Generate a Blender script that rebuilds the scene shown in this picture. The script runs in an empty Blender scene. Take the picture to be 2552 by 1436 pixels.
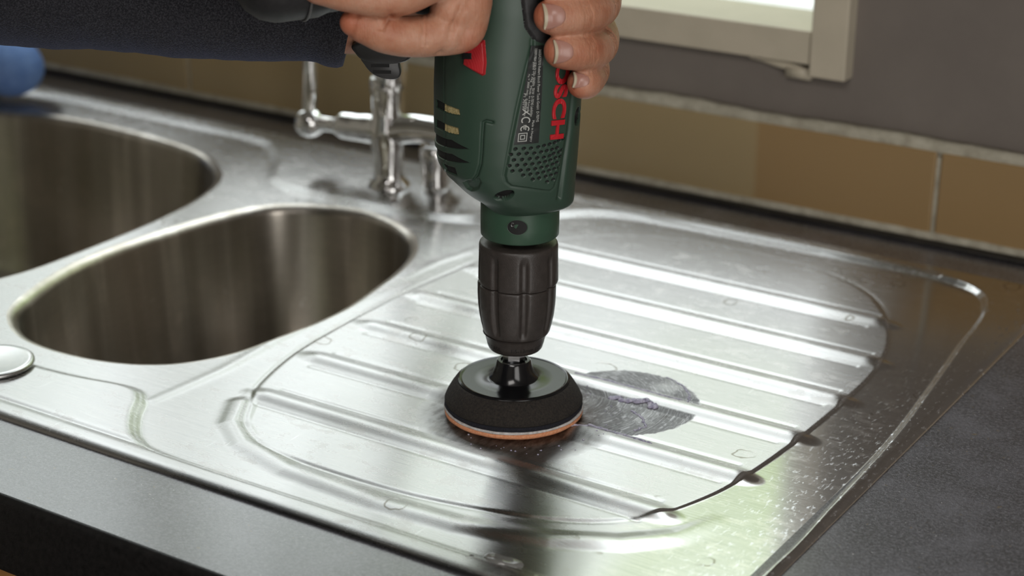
import bpy, math, random
import numpy as np
from mathutils import Vector, Matrix
from mathutils.bvhtree import BVHTree
random.seed(4); rng = np.random.default_rng(4)
SC = bpy.context.scene
COL = SC.collection
MM = 0.001

# ------------------------------------------------------------------ camera
cam_d = bpy.data.cameras.new('camera'); cam = bpy.data.objects.new('camera', cam_d); COL.objects.link(cam)
cam_d.sensor_width = 36.0; cam_d.lens = 36.0 * 4487.35 / 2552
right = Vector((0.8399, 0.5427, 0.0079)); up = Vector((-0.1997, 0.2955, 0.9342)); back = Vector((0.5046, -0.7863, 0.3566))
cm = Matrix((right, up, back)).transposed().to_4x4(); cm.translation = Vector((0.4823, -0.7540, 0.4152))
cam.matrix_world = cm
cam_d.clip_start = 0.02
cam_d.dof.use_dof = True; cam_d.dof.focus_distance = 0.925; cam_d.dof.aperture_fstop = 7.0
SC.camera = cam

# ------------------------------------------------------------------ view
vs = SC.view_settings
SC.display_settings.display_device = 'sRGB'
vs.view_transform = 'Standard'; vs.look = 'None'; vs.gamma = 1.0; vs.use_curve_mapping = False
vs.exposure = 0.0
SC.cycles.use_denoising = True
SC.cycles.max_bounces = 8; SC.cycles.diffuse_bounces = 4; SC.cycles.glossy_bounces = 5
SC.cycles.sample_clamp_indirect = 6.0

# ------------------------------------------------------------------ sky outside the window
SKY = 4.3
def nn(nt, typ, **kw):
    n = nt.nodes.new(typ)
    for k, v in kw.items():
        if k.startswith('i_'):
            n.inputs[k[2:].replace('_', ' ')].default_value = v
        else:
            setattr(n, k, v)
    return n
w = bpy.data.worlds.new('overcast_garden_sky'); SC.world = w; w.use_nodes = True
nt = w.node_tree; nt.nodes.clear()
tc = nn(nt, 'ShaderNodeTexCoord'); sep = nn(nt, 'ShaderNodeSeparateXYZ')
nt.links.new(tc.outputs['Generated'], sep.inputs[0])
no = nn(nt, 'ShaderNodeTexNoise'); no.inputs['Scale'].default_value = 5.0; no.inputs['Detail'].default_value = 6.0
nt.links.new(tc.outputs['Generated'], no.inputs['Vector'])
ma = nn(nt, 'ShaderNodeMath', operation='MULTIPLY_ADD'); ma.inputs[1].default_value = 0.55; nt.links.new(no.outputs['Fac'], ma.inputs[0]); nt.links.new(sep.outputs['Z'], ma.inputs[2])
mx = nn(nt, 'ShaderNodeMath', operation='MULTIPLY_ADD'); mx.inputs[1].default_value = -0.35; nt.links.new(sep.outputs['X'], mx.inputs[0]); nt.links.new(ma.outputs[0], mx.inputs[2])
mr = nn(nt, 'ShaderNodeMapRange'); mr.inputs['From Min'].default_value = 0.80; mr.inputs['From Max'].default_value = 1.07; nt.links.new(mx.outputs[0], mr.inputs['Value'])
n2 = nn(nt, 'ShaderNodeTexNoise'); n2.inputs['Scale'].default_value = 11.0; n2.inputs['Detail'].default_value = 4.0
nt.links.new(tc.outputs['Generated'], n2.inputs['Vector'])
cr = nn(nt, 'ShaderNodeValToRGB'); cr.color_ramp.elements[0].position = .35; cr.color_ramp.elements[1].position = .7
cr.color_ramp.elements[0].color = (.055, .08, .03, 1); cr.color_ramp.elements[1].color = (.275, .28, .285, 1)
nt.links.new(n2.outputs['Fac'], cr.inputs[0])
mix = nn(nt, 'ShaderNodeMixRGB'); mix.inputs[2].default_value = (.93, .97, 1.0, 1)
gm = nn(nt, 'ShaderNodeMapRange'); gm.inputs['From Min'].default_value = -.60; gm.inputs['From Max'].default_value = -.42; nt.links.new(sep.outputs['X'], gm.inputs['Value'])
gn = nn(nt, 'ShaderNodeTexNoise'); gn.inputs['Scale'].default_value = 9.0; nt.links.new(tc.outputs['Generated'], gn.inputs['Vector'])
gr = nn(nt, 'ShaderNodeMapRange'); gr.inputs['From Min'].default_value = .38; gr.inputs['From Max'].default_value = .58; nt.links.new(gn.outputs['Fac'], gr.inputs['Value'])
gf = nn(nt, 'ShaderNodeMath', operation='MULTIPLY'); nt.links.new(gm.outputs[0], gf.inputs[0]); nt.links.new(gr.outputs[0], gf.inputs[1])
gmix = nn(nt, 'ShaderNodeMixRGB'); gmix.inputs[2].default_value = (.15, .20, .06, 1); nt.links.new(gf.outputs[0], gmix.inputs[0]); nt.links.new(cr.outputs[0], gmix.inputs[1])
sk1 = nn(nt, 'ShaderNodeMath', operation='MULTIPLY_ADD'); sk1.inputs[1].default_value = -.9; sk1.inputs[2].default_value = 1.0; nt.links.new(gf.outputs[0], sk1.inputs[0])
el = nn(nt, 'ShaderNodeMapRange'); el.inputs['From Min'].default_value = .50; el.inputs['From Max'].default_value = .62; nt.links.new(sep.outputs['Z'], el.inputs['Value'])
sk3 = nn(nt, 'ShaderNodeMath', operation='MAXIMUM'); nt.links.new(sk1.outputs[0], sk3.inputs[0]); nt.links.new(el.outputs[0], sk3.inputs[1])
sk2 = nn(nt, 'ShaderNodeMath', operation='MULTIPLY'); nt.links.new(mr.outputs[0], sk2.inputs[0]); nt.links.new(sk3.outputs[0], sk2.inputs[1])
nt.links.new(sk2.outputs[0], mix.inputs[0]); nt.links.new(gmix.outputs[0], mix.inputs[1])
bg = nn(nt, 'ShaderNodeBackground'); bg.inputs['Strength'].default_value = SKY; nt.links.new(mix.outputs[0], bg.inputs['Color'])
ow = nn(nt, 'ShaderNodeOutputWorld'); nt.links.new(bg.outputs[0], ow.inputs[0])

WX0, WX1, WZ0, WZ1 = -1.42, -0.009, 0.137, 1.15       # window pane opening
WALLY = 0.405
def area(name, loc, rot, sx, sy, power, color=(1, 1, 1), portal=False):
    d = bpy.data.lights.new(name, 'AREA'); d.shape = 'RECTANGLE'; d.size = sx; d.size_y = sy; d.energy = power; d.color = color
    o = bpy.data.objects.new(name, d); COL.objects.link(o); o.location = loc; o.rotation_euler = rot
    if portal: d.cycles.is_portal = True
    return o
area('window_daylight_portal', ((WX0 + WX1) / 2, 0.50, (WZ0 + WZ1) / 2), (math.radians(-90), 0, 0), WX1 - WX0, WZ1 - WZ0, 1.0, portal=True)
area('ceiling_fill', (0.55, -1.45, 1.38), (math.radians(25), 0, 0), 0.9, 0.7, 15.0, (1.0, .96, .92))  # unseen fill lamp, added to brighten the fronts of drill and hands
area('right_fill', (1.50, -1.30, 0.35), (0, math.radians(90), 0), 1.5, 1.1, 20.0, (1.0, .98, .95))  # fill added from the right front for the fingers, no door built there

# ------------------------------------------------------------------ materials
def pmat(name, color, rough=.5, metal=0.0, **kw):
    m = bpy.data.materials.new(name); m.use_nodes = True
    b = m.node_tree.nodes['Principled BSDF']
    b.inputs['Base Color'].default_value = (*color, 1); b.inputs['Roughness'].default_value = rough; b.inputs['Metallic'].default_value = metal
    for k, v in kw.items():
        b.inputs[k.replace('_', ' ')].default_value = v
    return m
def bs(m): return m.node_tree.nodes['Principled BSDF']
def coords(nt, scale=(1, 1, 1), out='Object', rot=(0, 0, 0)):
    t = nn(nt, 'ShaderNodeTexCoord'); mp = nn(nt, 'ShaderNodeMapping'); mp.inputs['Scale'].default_value = scale; mp.inputs['Rotation'].default_value = rot
    nt.links.new(t.outputs[out], mp.inputs[0]); return mp.outputs[0]
def noise(nt, vec, scale, detail=3, rough=.5):
    n = nn(nt, 'ShaderNodeTexNoise'); n.inputs['Scale'].default_value = scale; n.inputs['Detail'].default_value = detail; n.inputs['Roughness'].default_value = rough
    nt.links.new(vec, n.inputs['Vector']); return n.outputs['Fac']
def ramp(nt, fac, stops):
    r = nn(nt, 'ShaderNodeValToRGB'); e = r.color_ramp.elements
    while len(e) < len(stops): e.new(.5)
    for i, (p, c) in enumerate(stops):
        e[i].position = p; e[i].color = (*c, 1) if len(c) == 3 else c
    nt.links.new(fac, r.inputs[0]); return r.outputs[0]
def g(v): return (v, v, v)
def bump(m, height, strength, dist, normal=None):
    nt = m.node_tree; b = nn(nt, 'ShaderNodeBump'); b.inputs['Strength'].default_value = strength; b.inputs['Distance'].default_value = dist
    nt.links.new(height, b.inputs['Height'])
    if normal is not None: nt.links.new(normal, b.inputs['Normal'])
    nt.links.new(b.outputs[0], bs(m).inputs['Normal']); return b.outputs[0]
def mixc(nt, fac, a, b, typ='MIX'):
    n = nn(nt, 'ShaderNodeMixRGB', blend_type=typ)
    for i, v in ((0, fac), (1, a), (2, b)):
        if hasattr(v, 'node'): nt.links.new(v, n.inputs[i])
        else: n.inputs[i].default_value = v if i == 0 else (*v, 1)
    return n.outputs[0]
def math_(nt, op, a, b=None, c=None, clamp=False):
    n = nn(nt, 'ShaderNodeMath', operation=op, use_clamp=clamp)
    for i, v in enumerate((a, b, c)):
        if v is None: continue
        if hasattr(v, 'node'): nt.links.new(v, n.inputs[i])
        else: n.inputs[i].default_value = v
    return n.outputs[0]
def simple_noise_mat(name, c1, c2, scale, rough=.5, bumpd=0, bscale=None, metal=0, **kw):
    m = pmat(name, c1, rough, metal, **kw); nt = m.node_tree; v = coords(nt)
    f = noise(nt, v, scale, 5, .6); nt.links.new(ramp(nt, f, [(.35, c1), (.65, c2)]), bs(m).inputs['Base Color'])
    if bumpd: bump(m, noise(nt, v, bscale or scale, 4, .6), 1.0, bumpd)
    return m

def steel_material(name, tangent, deck=True, base=.60, rough=.26, aniso=1.0, tint=False):
    m = pmat(name, g(base), rough, 1.0); nt = m.node_tree; B = bs(m)
    B.inputs['Anisotropic'].default_value = aniso
    cx = nn(nt, 'ShaderNodeCombineXYZ'); cx.inputs[0].default_value, cx.inputs[1].default_value, cx.inputs[2].default_value = tangent
    nt.links.new(cx.outputs[0], B.inputs['Tangent'])
    v = coords(nt)
    # brushed grain
    if deck: grain = noise(nt, coords(nt, (35, 2600, 600)), 1.0, 3, .6)
    else: grain = noise(nt, coords(nt, (60, 60, 1800)), 1.0, 3, .6)
    patch = noise(nt, coords(nt, (1, 1.6, 1)), 55.0, 7, .72)
    big = noise(nt, v, 7.0, 4, .6)
    lime = ramp(nt, math_(nt, 'ADD', math_(nt, 'MULTIPLY', patch, .75), math_(nt, 'MULTIPLY', big, .35)), [(.58, g(0)), (.68, g(1))])
    sc = noise(nt, coords(nt, (500, 30, 100), rot=(0, 0, .6)), 1.0, 2, .5)
    scr = ramp(nt, sc, [(.70, g(0)), (.76, g(1))])
    col = ramp(nt, grain, [(.3, g(base * .90)), (.7, (base * 1.08, base * 1.07, base * 1.05))])
    col = mixc(nt, math_(nt, 'MULTIPLY', lime, .42), col, (.76, .73, .70))
    ro = math_(nt, 'MULTIPLY_ADD', lime, .05, math_(nt, 'MULTIPLY_ADD', grain, .10, rough - .05))
    h = math_(nt, 'MULTIPLY', grain, 1.0)
    if deck:
        # rings left by dried drops
        vo = nn(nt, 'ShaderNodeTexVoronoi', feature='F1'); vo.inputs['Scale'].default_value = 26.0; vo.inputs['Randomness'].default_value = 1.0
        wob = noise(nt, v, 90.0, 3); ad = nn(nt, 'ShaderNodeVectorMath', operation='MULTIPLY_ADD'); ad.inputs[1].default_value = (.010, .010, .01)
        nz = nn(nt, 'ShaderNodeTexNoise'); nz.inputs['Scale'].default_value = 90.0; nt.links.new(v, nz.inputs['Vector'])
        nt.links.new(nz.outputs['Color'], ad.inputs[0]); nt.links.new(v, ad.inputs[2]); nt.links.new(ad.outputs[0], vo.inputs['Vector'])
        ring = ramp(nt, vo.outputs['Distance'], [(.13, g(0)), (.150, g(1)), (.158, g(1)), (.175, g(0))])
        few = ramp(nt, noise(nt, v, 14.0, 1), [(.50, g(0)), (.56, g(1))])
        ringm = math_(nt, 'MULTIPLY', ring, few)
        col = mixc(nt, math_(nt, 'MULTIPLY', ringm, .85), col, (.26, .24, .20))
        # scoured patch of paste and grit beside the sanding pad
        def disc(cx_, cy_, r0, r1):
            dv = nn(nt, 'ShaderNodeVectorMath', operation='DISTANCE'); dv.inputs[1].default_value = (cx_, cy_, 0)
            fl = nn(nt, 'ShaderNodeVectorMath', operation='MULTIPLY'); fl.inputs[1].default_value = (1, 1, 0); nt.links.new(v, fl.inputs[0]); nt.links.new(fl.outputs[0], dv.inputs[0])
            d = math_(nt, 'MULTIPLY_ADD', noise(nt, v, 260.0, 3), .005, dv.outputs['Value'])
            mr = nn(nt, 'ShaderNodeMapRange'); mr.inputs['From Min'].default_value = r1; mr.inputs['From Max'].default_value = r0; nt.links.new(d, mr.inputs['Value'])
            return mr.outputs[0], dv.outputs['Value']
        d1, dist1 = disc(.041, .047, .0450, .0465)
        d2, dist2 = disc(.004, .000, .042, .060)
        arcs = nn(nt, 'ShaderNodeTexNoise'); arcs.inputs['Scale'].default_value = 1.0; arcs.inputs['Detail'].default_value = 3.0
        cv = nn(nt, 'ShaderNodeCombineXYZ'); nt.links.new(math_(nt, 'MULTIPLY', disc(.010, .034, .04, .05)[1], 1150.0), cv.inputs[0])
        nt.links.new(math_(nt, 'MULTIPLY', noise(nt, v, 45.0, 3), 14.0), cv.inputs[1]); nt.links.new(cv.outputs[0], arcs.inputs['Vector'])
        arcc = ramp(nt, arcs.outputs['Fac'], [(.40, (.20, .195, .20)), (.56, (.36, .355, .37)), (.66, (.80, .79, .82))])
        spz = nn(nt, 'ShaderNodeSeparateXYZ'); nt.links.new(v, spz.inputs[0]); lowm = nn(nt, 'ShaderNodeMapRange'); lowm.inputs['From Min'].default_value = .0010; lowm.inputs['From Max'].default_value = .0005; nt.links.new(spz.outputs['Z'], lowm.inputs['Value'])
        d1 = math_(nt, 'MULTIPLY', d1, lowm.outputs[0])
        nt_patch = math_(nt, 'MULTIPLY', d1, ramp(nt, noise(nt, v, 45.0, 4, .6), [(.30, g(.55)), (.5, g(.95))]))
        col = mixc(nt, math_(nt, 'MULTIPLY', nt_patch, .70), col, arcc)
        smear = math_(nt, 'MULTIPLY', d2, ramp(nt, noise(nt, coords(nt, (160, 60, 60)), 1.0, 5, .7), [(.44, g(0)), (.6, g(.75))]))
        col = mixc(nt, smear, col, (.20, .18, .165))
        ro = math_(nt, 'MULTIPLY_ADD', nt_patch, .25, ro); ro = math_(nt, 'MULTIPLY_ADD', d2, .34, ro)
        # scratches and crusty marks by the right-hand edge
        spx = nn(nt, 'ShaderNodeSeparateXYZ'); nt.links.new(v, spx.inputs[0])
        edge = nn(nt, 'ShaderNodeMapRange'); edge.inputs['From Min'].default_value = .130; edge.inputs['From Max'].default_value = .185; nt.links.new(spx.outputs['X'], edge.inputs['Value'])
        fl = ramp(nt, noise(nt, coords(nt, (420, 160, 100)), 1.0, 4, .7), [(.56, g(0)), (.66, g(1))])
        cr_ = math_(nt, 'MULTIPLY', fl, edge.outputs[0])
        col = mixc(nt, math_(nt, 'MULTIPLY', cr_, .55), col, (.80, .82, .85)); ro = math_(nt, 'MULTIPLY_ADD', cr_, .3, ro)
        h = math_(nt, 'MULTIPLY_ADD', arcs.outputs['Fac'], math_(nt, 'MULTIPLY', d1, 2.0), h)
    else:
        if tint:
            st_ = noise(nt, coords(nt, (1, 1, .04)), 30.0, 3, .6)  # warm reflected tone and light streaks put into the bowl colour
            col = mixc(nt, 1.0, col, ramp(nt, st_, [(.35, (.72, .66, .58)), (.55, (.90, .85, .78)), (.68, (1.35, 1.28, 1.20))]), 'MULTIPLY')
        spots = ramp(nt, noise(nt, coords(nt, (1, 1, .6)), 110.0, 2, .5), [(.72, g(0)), (.76, g(1))])
        col = mixc(nt, math_(nt, 'MULTIPLY', spots, .5), col, (.85, .85, .85))
    col = mixc(nt, math_(nt, 'MULTIPLY', scr, .25), col, (.85, .85, .85))
    if deck:
        pa = nn(nt, 'ShaderNodeAttribute', attribute_name='polish'); ro = math_(nt, 'MULTIPLY', ro, math_(nt, 'MULTIPLY_ADD', pa.outputs['Fac'], -.50, 1.0))
    nt.links.new(col, B.inputs['Base Color']); nt.links.new(ro, B.inputs['Roughness'])
    bump(m, h, .35, .00002)
    return m
STEEL = steel_material('brushed_steel', (0, 1, 0))
BOWL = steel_material('bowl_steel', (0, 0, 1), deck=False, base=.60, rough=.30, aniso=.75, tint=True)
CHROME = pmat('chrome', g(.86), .05, 1.0)
GALV = pmat('zinc_nut', (.75, .76, .78), .18, 1.0)

wt = simple_noise_mat('slate_laminate', (.020, .021, .026), (.045, .047, .056), 60, .42)
nt = wt.node_tree; v = coords(nt)
f1 = ramp(nt, noise(nt, v, 22.0, 9, .72), [(.36, (.010, .010, .014)), (.5, (.040, .041, .052)), (.64, (.115, .118, .142))])
f2 = ramp(nt, noise(nt, v, 480.0, 4, .75), [(.45, g(0)), (.68, g(1))])
fl = ramp(nt, noise(nt, v, 230.0, 2, .5), [(.70, g(0)), (.74, g(1))])
c_ = mixc(nt, f2, f1, (.19, .19, .22)); c_ = mixc(nt, math_(nt, 'MULTIPLY', fl, .6), c_, (.20, .14, .05)); wsp = ramp(nt, noise(nt, v, 410.0, 1), [(.755, g(0)), (.775, g(1))]); c_ = mixc(nt, wsp, c_, (.45, .45, .46))
nt.links.new(c_, bs(wt).inputs['Base Color'])
nt.links.new(math_(nt, 'MULTIPLY_ADD', noise(nt, v, 300.0, 3), .25, .36), bs(wt).inputs['Roughness'])
bump(wt, noise(nt, v, 650.0, 3, .7), 1.0, .0005)
bs(wt).inputs['Specular IOR Level'].default_value = 1.0; bs(wt).inputs['Coat Weight'].default_value = 1.0; bs(wt).inputs['Coat Roughness'].default_value = .24; bs(wt).inputs['Coat IOR'].default_value = 1.8

PLASTER = simple_noise_mat('grey_plaster', (.165, .142, .125), (.185, .160, .140), 14, .7, .0006, 40)
ROOMW = simple_noise_mat('room_plaster', (.50, .47, .43), (.53, .50, .46), 6, .8)
FLOORM = simple_noise_mat('floor_vinyl', (.10, .08, .06), (.14, .11, .085), 8, .6)
CREAM = simple_noise_mat('cream_paint', (.50, .45, .35), (.55, .49, .385), 25, .45, .0005, 60)
GROUT = simple_noise_mat('cream_grout', (.50, .47, .38), (.34, .31, .24), 90, .7, .0008, 220)
SEAL = simple_noise_mat('black_sealant', (.010, .009, .008), (.02, .017, .014), 60, .5)
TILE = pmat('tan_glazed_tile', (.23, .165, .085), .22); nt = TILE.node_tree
oi = nn(nt, 'ShaderNodeTexCoord'); sx = nn(nt, 'ShaderNodeSeparateXYZ'); nt.links.new(oi.outputs['Object'], sx.inputs[0])
tv = ramp(nt, noise(nt, coords(nt), 5.0, 3), [(.35, (.34, .26, .14)), (.65, (.38, .285, .15))])
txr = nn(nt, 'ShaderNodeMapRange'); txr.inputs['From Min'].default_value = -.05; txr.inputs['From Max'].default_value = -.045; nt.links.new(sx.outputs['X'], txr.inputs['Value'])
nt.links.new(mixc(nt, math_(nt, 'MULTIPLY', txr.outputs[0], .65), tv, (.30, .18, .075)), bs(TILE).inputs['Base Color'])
WOOD = pmat('orange_pine', (.42, .21, .07), .4); nt = WOOD.node_tree
nt.links.new(ramp(nt, noise(nt, coords(nt, (60, 60, 4)), 1.0, 4), [(.3, (.38, .18, .055)), (.7, (.52, .28, .10))]), bs(WOOD).inputs['Base Color'])
WHITEB = simple_noise_mat('white_boards', (.80, .80, .80), (.84, .84, .84), 10, .6)
GLASS = bpy.data.materials.new('window_glass'); GLASS.use_nodes = True; nt = GLASS.node_tree; nt.nodes.clear()
gl = nn(nt, 'ShaderNodeBsdfGlossy'); gl.inputs['Roughness'].default_value = .0; tr = nn(nt, 'ShaderNodeBsdfTransparent'); tr.inputs[0].default_value = (.97, .98, .97, 1)
fr = nn(nt, 'ShaderNodeValue'); fr.outputs[0].default_value = .05; ms = nn(nt, 'ShaderNodeMixShader')
nt.links.new(fr.outputs[0], ms.inputs[0]); nt.links.new(tr.outputs[0], ms.inputs[1]); nt.links.new(gl.outputs[0], ms.inputs[2])
o_ = nn(nt, 'ShaderNodeOutputMaterial'); nt.links.new(ms.outputs[0], o_.inputs[0])

GREEN = pmat('dark_green_plastic', (.032, .062, .043), .42); nt = GREEN.node_tree; v = coords(nt)
dust = ramp(nt, noise(nt, v, 900.0, 4, .8), [(.70, g(0)), (.80, g(1))])
nt.links.new(mixc(nt, math_(nt, 'MULTIPLY', dust, .35), (.032, .062, .043), (.32, .33, .25)), bs(GREEN).inputs['Base Color'])
bump(GREEN, noise(nt, v, 2600.0, 2), .25, .00008)
GREEN2 = pmat('mid_green_plastic', (.034, .078, .048), .42); nt = GREEN2.node_tree
bump(GREEN2, noise(nt, coords(nt), 2600.0, 2), .25, .00008)
SLOTM = simple_noise_mat('yellow_motor_winding', (.30, .23, .09), (.62, .52, .27), 900, .7)
DARKP = pmat('black_inner_plastic', (.004, .004, .004), .7)
REDP = pmat('red_plastic', (.46, .020, .026), .38)
REDL = pmat('red_lettering', (.50, .014, .022), .40)
LABELM = pmat('black_label', (.010, .012, .011), .40)
WHITEL = pmat('grey_white_print', (.52, .53, .50), .6)
BLACKP = simple_noise_mat('black_chuck_plastic', (.034, .028, .025), (.046, .038, .034), 300, .38, .0001, 1500)
BLACKD = pmat('gloss_black_plastic', (.008, .008, .009), .16)
PRINTK = pmat('worn_relief_lettering', (.006, .005, .005), .6)
RUBBER = simple_noise_mat('black_rubber', (.014, .014, .015), (.022, .021, .022), 400, .5, .0001, 1800)
GREYR = pmat('grey_rubber_edge', (.10, .10, .10), .45)
FOAM = simple_noise_mat('black_foam', (.012, .010, .009), (.035, .028, .022), 900, .9, .0006, 1500)
FELTK = simple_noise_mat('black_hook_layer', (.006, .007, .012), (.02, .02, .03), 1500, .95, .0008, 1500)
FELTO = simple_noise_mat('orange_abrasive', (.72, .27, .12), (.85, .42, .24), 900, .9, .0004, 2200)
FELTW = simple_noise_mat('pale_felt_backing', (.50, .47, .44), (.72, .70, .70), 500, .95, .0004, 2000)
PASTE = simple_noise_mat('lilac_paste', (.30, .28, .42), (.62, .60, .72), 500, .35, .0004, 700)
BLUEC = simple_noise_mat('blue_cloth', (.13, .24, .56), (.19, .32, .66), 60, .95, .002, 260)
KNIT = pmat('navy_knit', (.012, .013, .020), .95); nt = KNIT.node_tree; v = coords(nt)
kf = ramp(nt, noise(nt, v, 1100.0, 3, .7), [(.42, (.012, .012, .016)), (.70, (.065, .064, .075))])
nt.links.new(kf, bs(KNIT).inputs['Base Color']); bs(KNIT).inputs['Sheen Weight'].default_value = .25; bs(KNIT).inputs['Sheen Tint'].default_value = (.35, .42, .75, 1); bs(KNIT).inputs['Sheen Roughness'].default_value = .35
bump(KNIT, noise(nt, coords(nt, (1, 1, 1)), 1300.0, 2, .6), 1.0, .0008)
LIME = pmat('lime_thread', (.42, .80, .06), .7)
SKIN = pmat('skin', (.42, .20, .125), .45); nt = SKIN.node_tree; v = coords(nt)
sk = ramp(nt, noise(nt, v, 55.0, 4, .6), [(.30, (.42, .155, .085)), (.50, (.52, .25, .155)), (.70, (.60, .34, .235))])
ta = nn(nt, 'ShaderNodeAttribute', attribute_name='flush')
sk = mixc(nt, math_(nt, 'MULTIPLY', ta.outputs['Fac'], .75), sk, (.47, .115, .055))
nt.links.new(sk, bs(SKIN).inputs['Base Color'])
bs(SKIN).inputs['Subsurface Weight'].default_value = .25; bs(SKIN).inputs['Subsurface Radius'].default_value = (.006, .002, .001); bs(SKIN).inputs['Subsurface Scale'].default_value = 1.0
m1 = nn(nt, 'ShaderNodeMapping'); m1.inputs['Rotation'].default_value = (0, 0, -math.radians(32.7)); nt.links.new(v, m1.inputs[0])
m2 = nn(nt, 'ShaderNodeMapping'); m2.inputs['Scale'].default_value = (620, 300, 110); nt.links.new(m1.outputs[0], m2.inputs[0])
hb = math_(nt, 'ADD', math_(nt, 'MULTIPLY', noise(nt, v, 900.0, 4, .6), .4), noise(nt, m2.outputs[0], 1.0, 4, .7))
bump(SKIN, hb, .65, .0008)
NAIL = pmat('fingernail_plate', (.42, .215, .17), .32); nt = NAIL.node_tree
NAILE = pmat('fingernail_free_edge', (.50, .43, .31), .4)

# ------------------------------------------------------------------ mesh helpers
def tagd(o, label=None, cat=None, group=None, kind=None):
    if label: o['label'] = label
    if cat: o['category'] = cat
    if group: o['group'] = group
    if kind: o['kind'] = kind
    return o
def link(name, me, mats, parent=None, smooth=True, loc=None):
    o = bpy.data.objects.new(name, me); COL.objects.link(o)
    for m in (mats if isinstance(mats, (list, tuple)) else [mats]): me.materials.append(m)
    if parent is not None: o.parent = parent
    if loc is not None: o.location = loc
    if smooth: me.polygons.foreach_set('use_smooth', [True] * len(me.polygons))
    me.update(); return o
def empty(name, loc=(0, 0, 0)):
    o = bpy.data.objects.new(name, None); COL.objects.link(o); o.location = loc; o.empty_display_size = .01; return o
class MB:
    def __init__(s): s.v = []; s.f = []; s.m = []
    def add(s, vs, fs, mi=0):
        b = len(s.v); s.v += [tuple(map(float, q)) for q in vs]; s.f += [tuple(b + i for i in f) for f in fs]; s.m += [mi] * len(fs)
    def box(s, x0, x1, y0, y1, z0, z1, mi=0):
        vs = [(x, y, z) for z in (z0, z1) for y in (y0, y1) for x in (x0, x1)]
        s.add(vs, [(0, 2, 3, 1), (4, 5, 7, 6), (0, 1, 5, 4), (2, 6, 7, 3), (0, 4, 6, 2), (1, 3, 7, 5)], mi)
    def lathe(s, prof, c=(0, 0, 0), seg=64, mi=0, axis=None, rmod=None):
        """prof: (r, z) list; closes at r=0 ends"""
        ax = Vector(axis or (0, 0, 1)).normalized(); q = Vector((0, 0, 1)).rotation_difference(ax)
        vs = []
        for r, z in prof:
            for k in range(seg):
                a = 2 * math.pi * k / seg; rr = r * (rmod(a, z) if rmod else 1)
                vs.append(q @ Vector((rr * math.cos(a), rr * math.sin(a), z)) + Vector(c))
        fs = []
        for i in range(len(prof) - 1):
            for k in range(seg):
                k2 = (k + 1) % seg; fs.append((i * seg + k, i * seg + k2, (i + 1) * seg + k2, (i + 1) * seg + k))
        fs.append(tuple(reversed(range(seg)))); n = (len(prof) - 1) * seg; fs.append(tuple(range(n, n + seg)))
        s.add(vs, fs, mi)
    def tube(s, pts, rad, seg=18, mi=0, flat=1.0, fdir=(0, 0, 1), dens=6, cap=True):
        """smooth tube through pts with radii rad and round ends; flat scales the thickness along fdir"""
        P = np.array(pts, float); R = np.array(rad, float); n = len(P)
        if n > 2 and dens > 1:
            PP = np.vstack([2 * P[0] - P[1], P, 2 * P[-1] - P[-2]]); out = []; ro = []
            for i in range(n - 1):
                p0, p1, p2, p3 = PP[i], PP[i + 1], PP[i + 2], PP[i + 3]
                for t in np.arange(dens) / dens:
                    out.append(.5 * ((2 * p1) + (p2 - p0) * t + (2 * p0 - 5 * p1 + 4 * p2 - p3) * t * t + (3 * p1 - p0 - 3 * p2 + p3) * t ** 3))
                    ss = t * t * (3 - 2 * t); ro.append(R[i] * (1 - ss) + R[i + 1] * ss)
            out.append(P[-1]); ro.append(R[-1]); P = np.array(out); R = np.array(ro)
        T = np.gradient(P, axis=0) if len(P) > 2 else np.array([P[1] - P[0]] * 2); T /= np.linalg.norm(T, axis=1)[:, None]
        if cap:
            k = 5; a = np.linspace(math.pi / 2, 0.12, k)
            P0 = [P[0] - T[0] * R[0] * math.sin(x) for x in a]; R0 = [R[0] * math.cos(x) if x < 1.5 else R[0] * .03 for x in a]
            P1 = [P[-1] + T[-1] * R[-1] * math.sin(x) for x in a[::-1]]; R1 = [R[-1] * math.cos(x) if x < 1.5 else R[-1] * .03 for x in a[::-1]]
            T = np.vstack([[T[0]] * k, T, [T[-1]] * k]); P = np.vstack([P0, P, P1]); R = np.concatenate([R0, R, R1])
        f = np.array(fdir, float); N = f - T[0] * (f @ T[0])
        if np.linalg.norm(N) < 1e-3: N = np.cross(T[0], (1, .3, 0))
        N /= np.linalg.norm(N); vs = []
        for i in range(len(P)):
            N = N - T[i] * (N @ T[i]); N /= np.linalg.norm(N); Bn = np.cross(T[i], N)
            for j in range(seg):
                a = 2 * math.pi * j / seg
                vs.append(P[i] + R[i] * (flat * math.cos(a) * N + math.sin(a) * Bn))
        fs = []
        for i in range(len(P) - 1):
            for j in range(seg):
                j2 = (j + 1) % seg; fs.append((i * seg + j, i * seg + j2, (i + 1) * seg + j2, (i + 1) * seg + j))
        fs.append(tuple(reversed(range(seg)))); q = (len(P) - 1) * seg; fs.append(tuple(range(q, q + seg)))
        s.add(vs, fs, mi)
    def mesh(s, name, scale=1.0):
        me = bpy.data.meshes.new(name); me.from_pydata([(a * scale, b * scale, c * scale) for a, b, c in s.v], [], s.f)
        me.polygons.foreach_set('material_index', s.m); me.update(); return me
    def build(s, name, mats, parent=None, smooth=True, loc=None, bevel=0, scale=1.0, angle=None):
        me = s.mesh(name, scale); o = link(name, me, mats, parent, smooth, loc)
        if bevel:
            md = o.modifiers.new('bevel', 'BEVEL'); md.width = bevel; md.segments = 3; md.limit_method = 'ANGLE'; md.angle_limit = math.radians(40)
            md.harden_normals = False
        if angle is not None: me.set_sharp_from_angle(angle=math.radians(angle))
        return o
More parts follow.
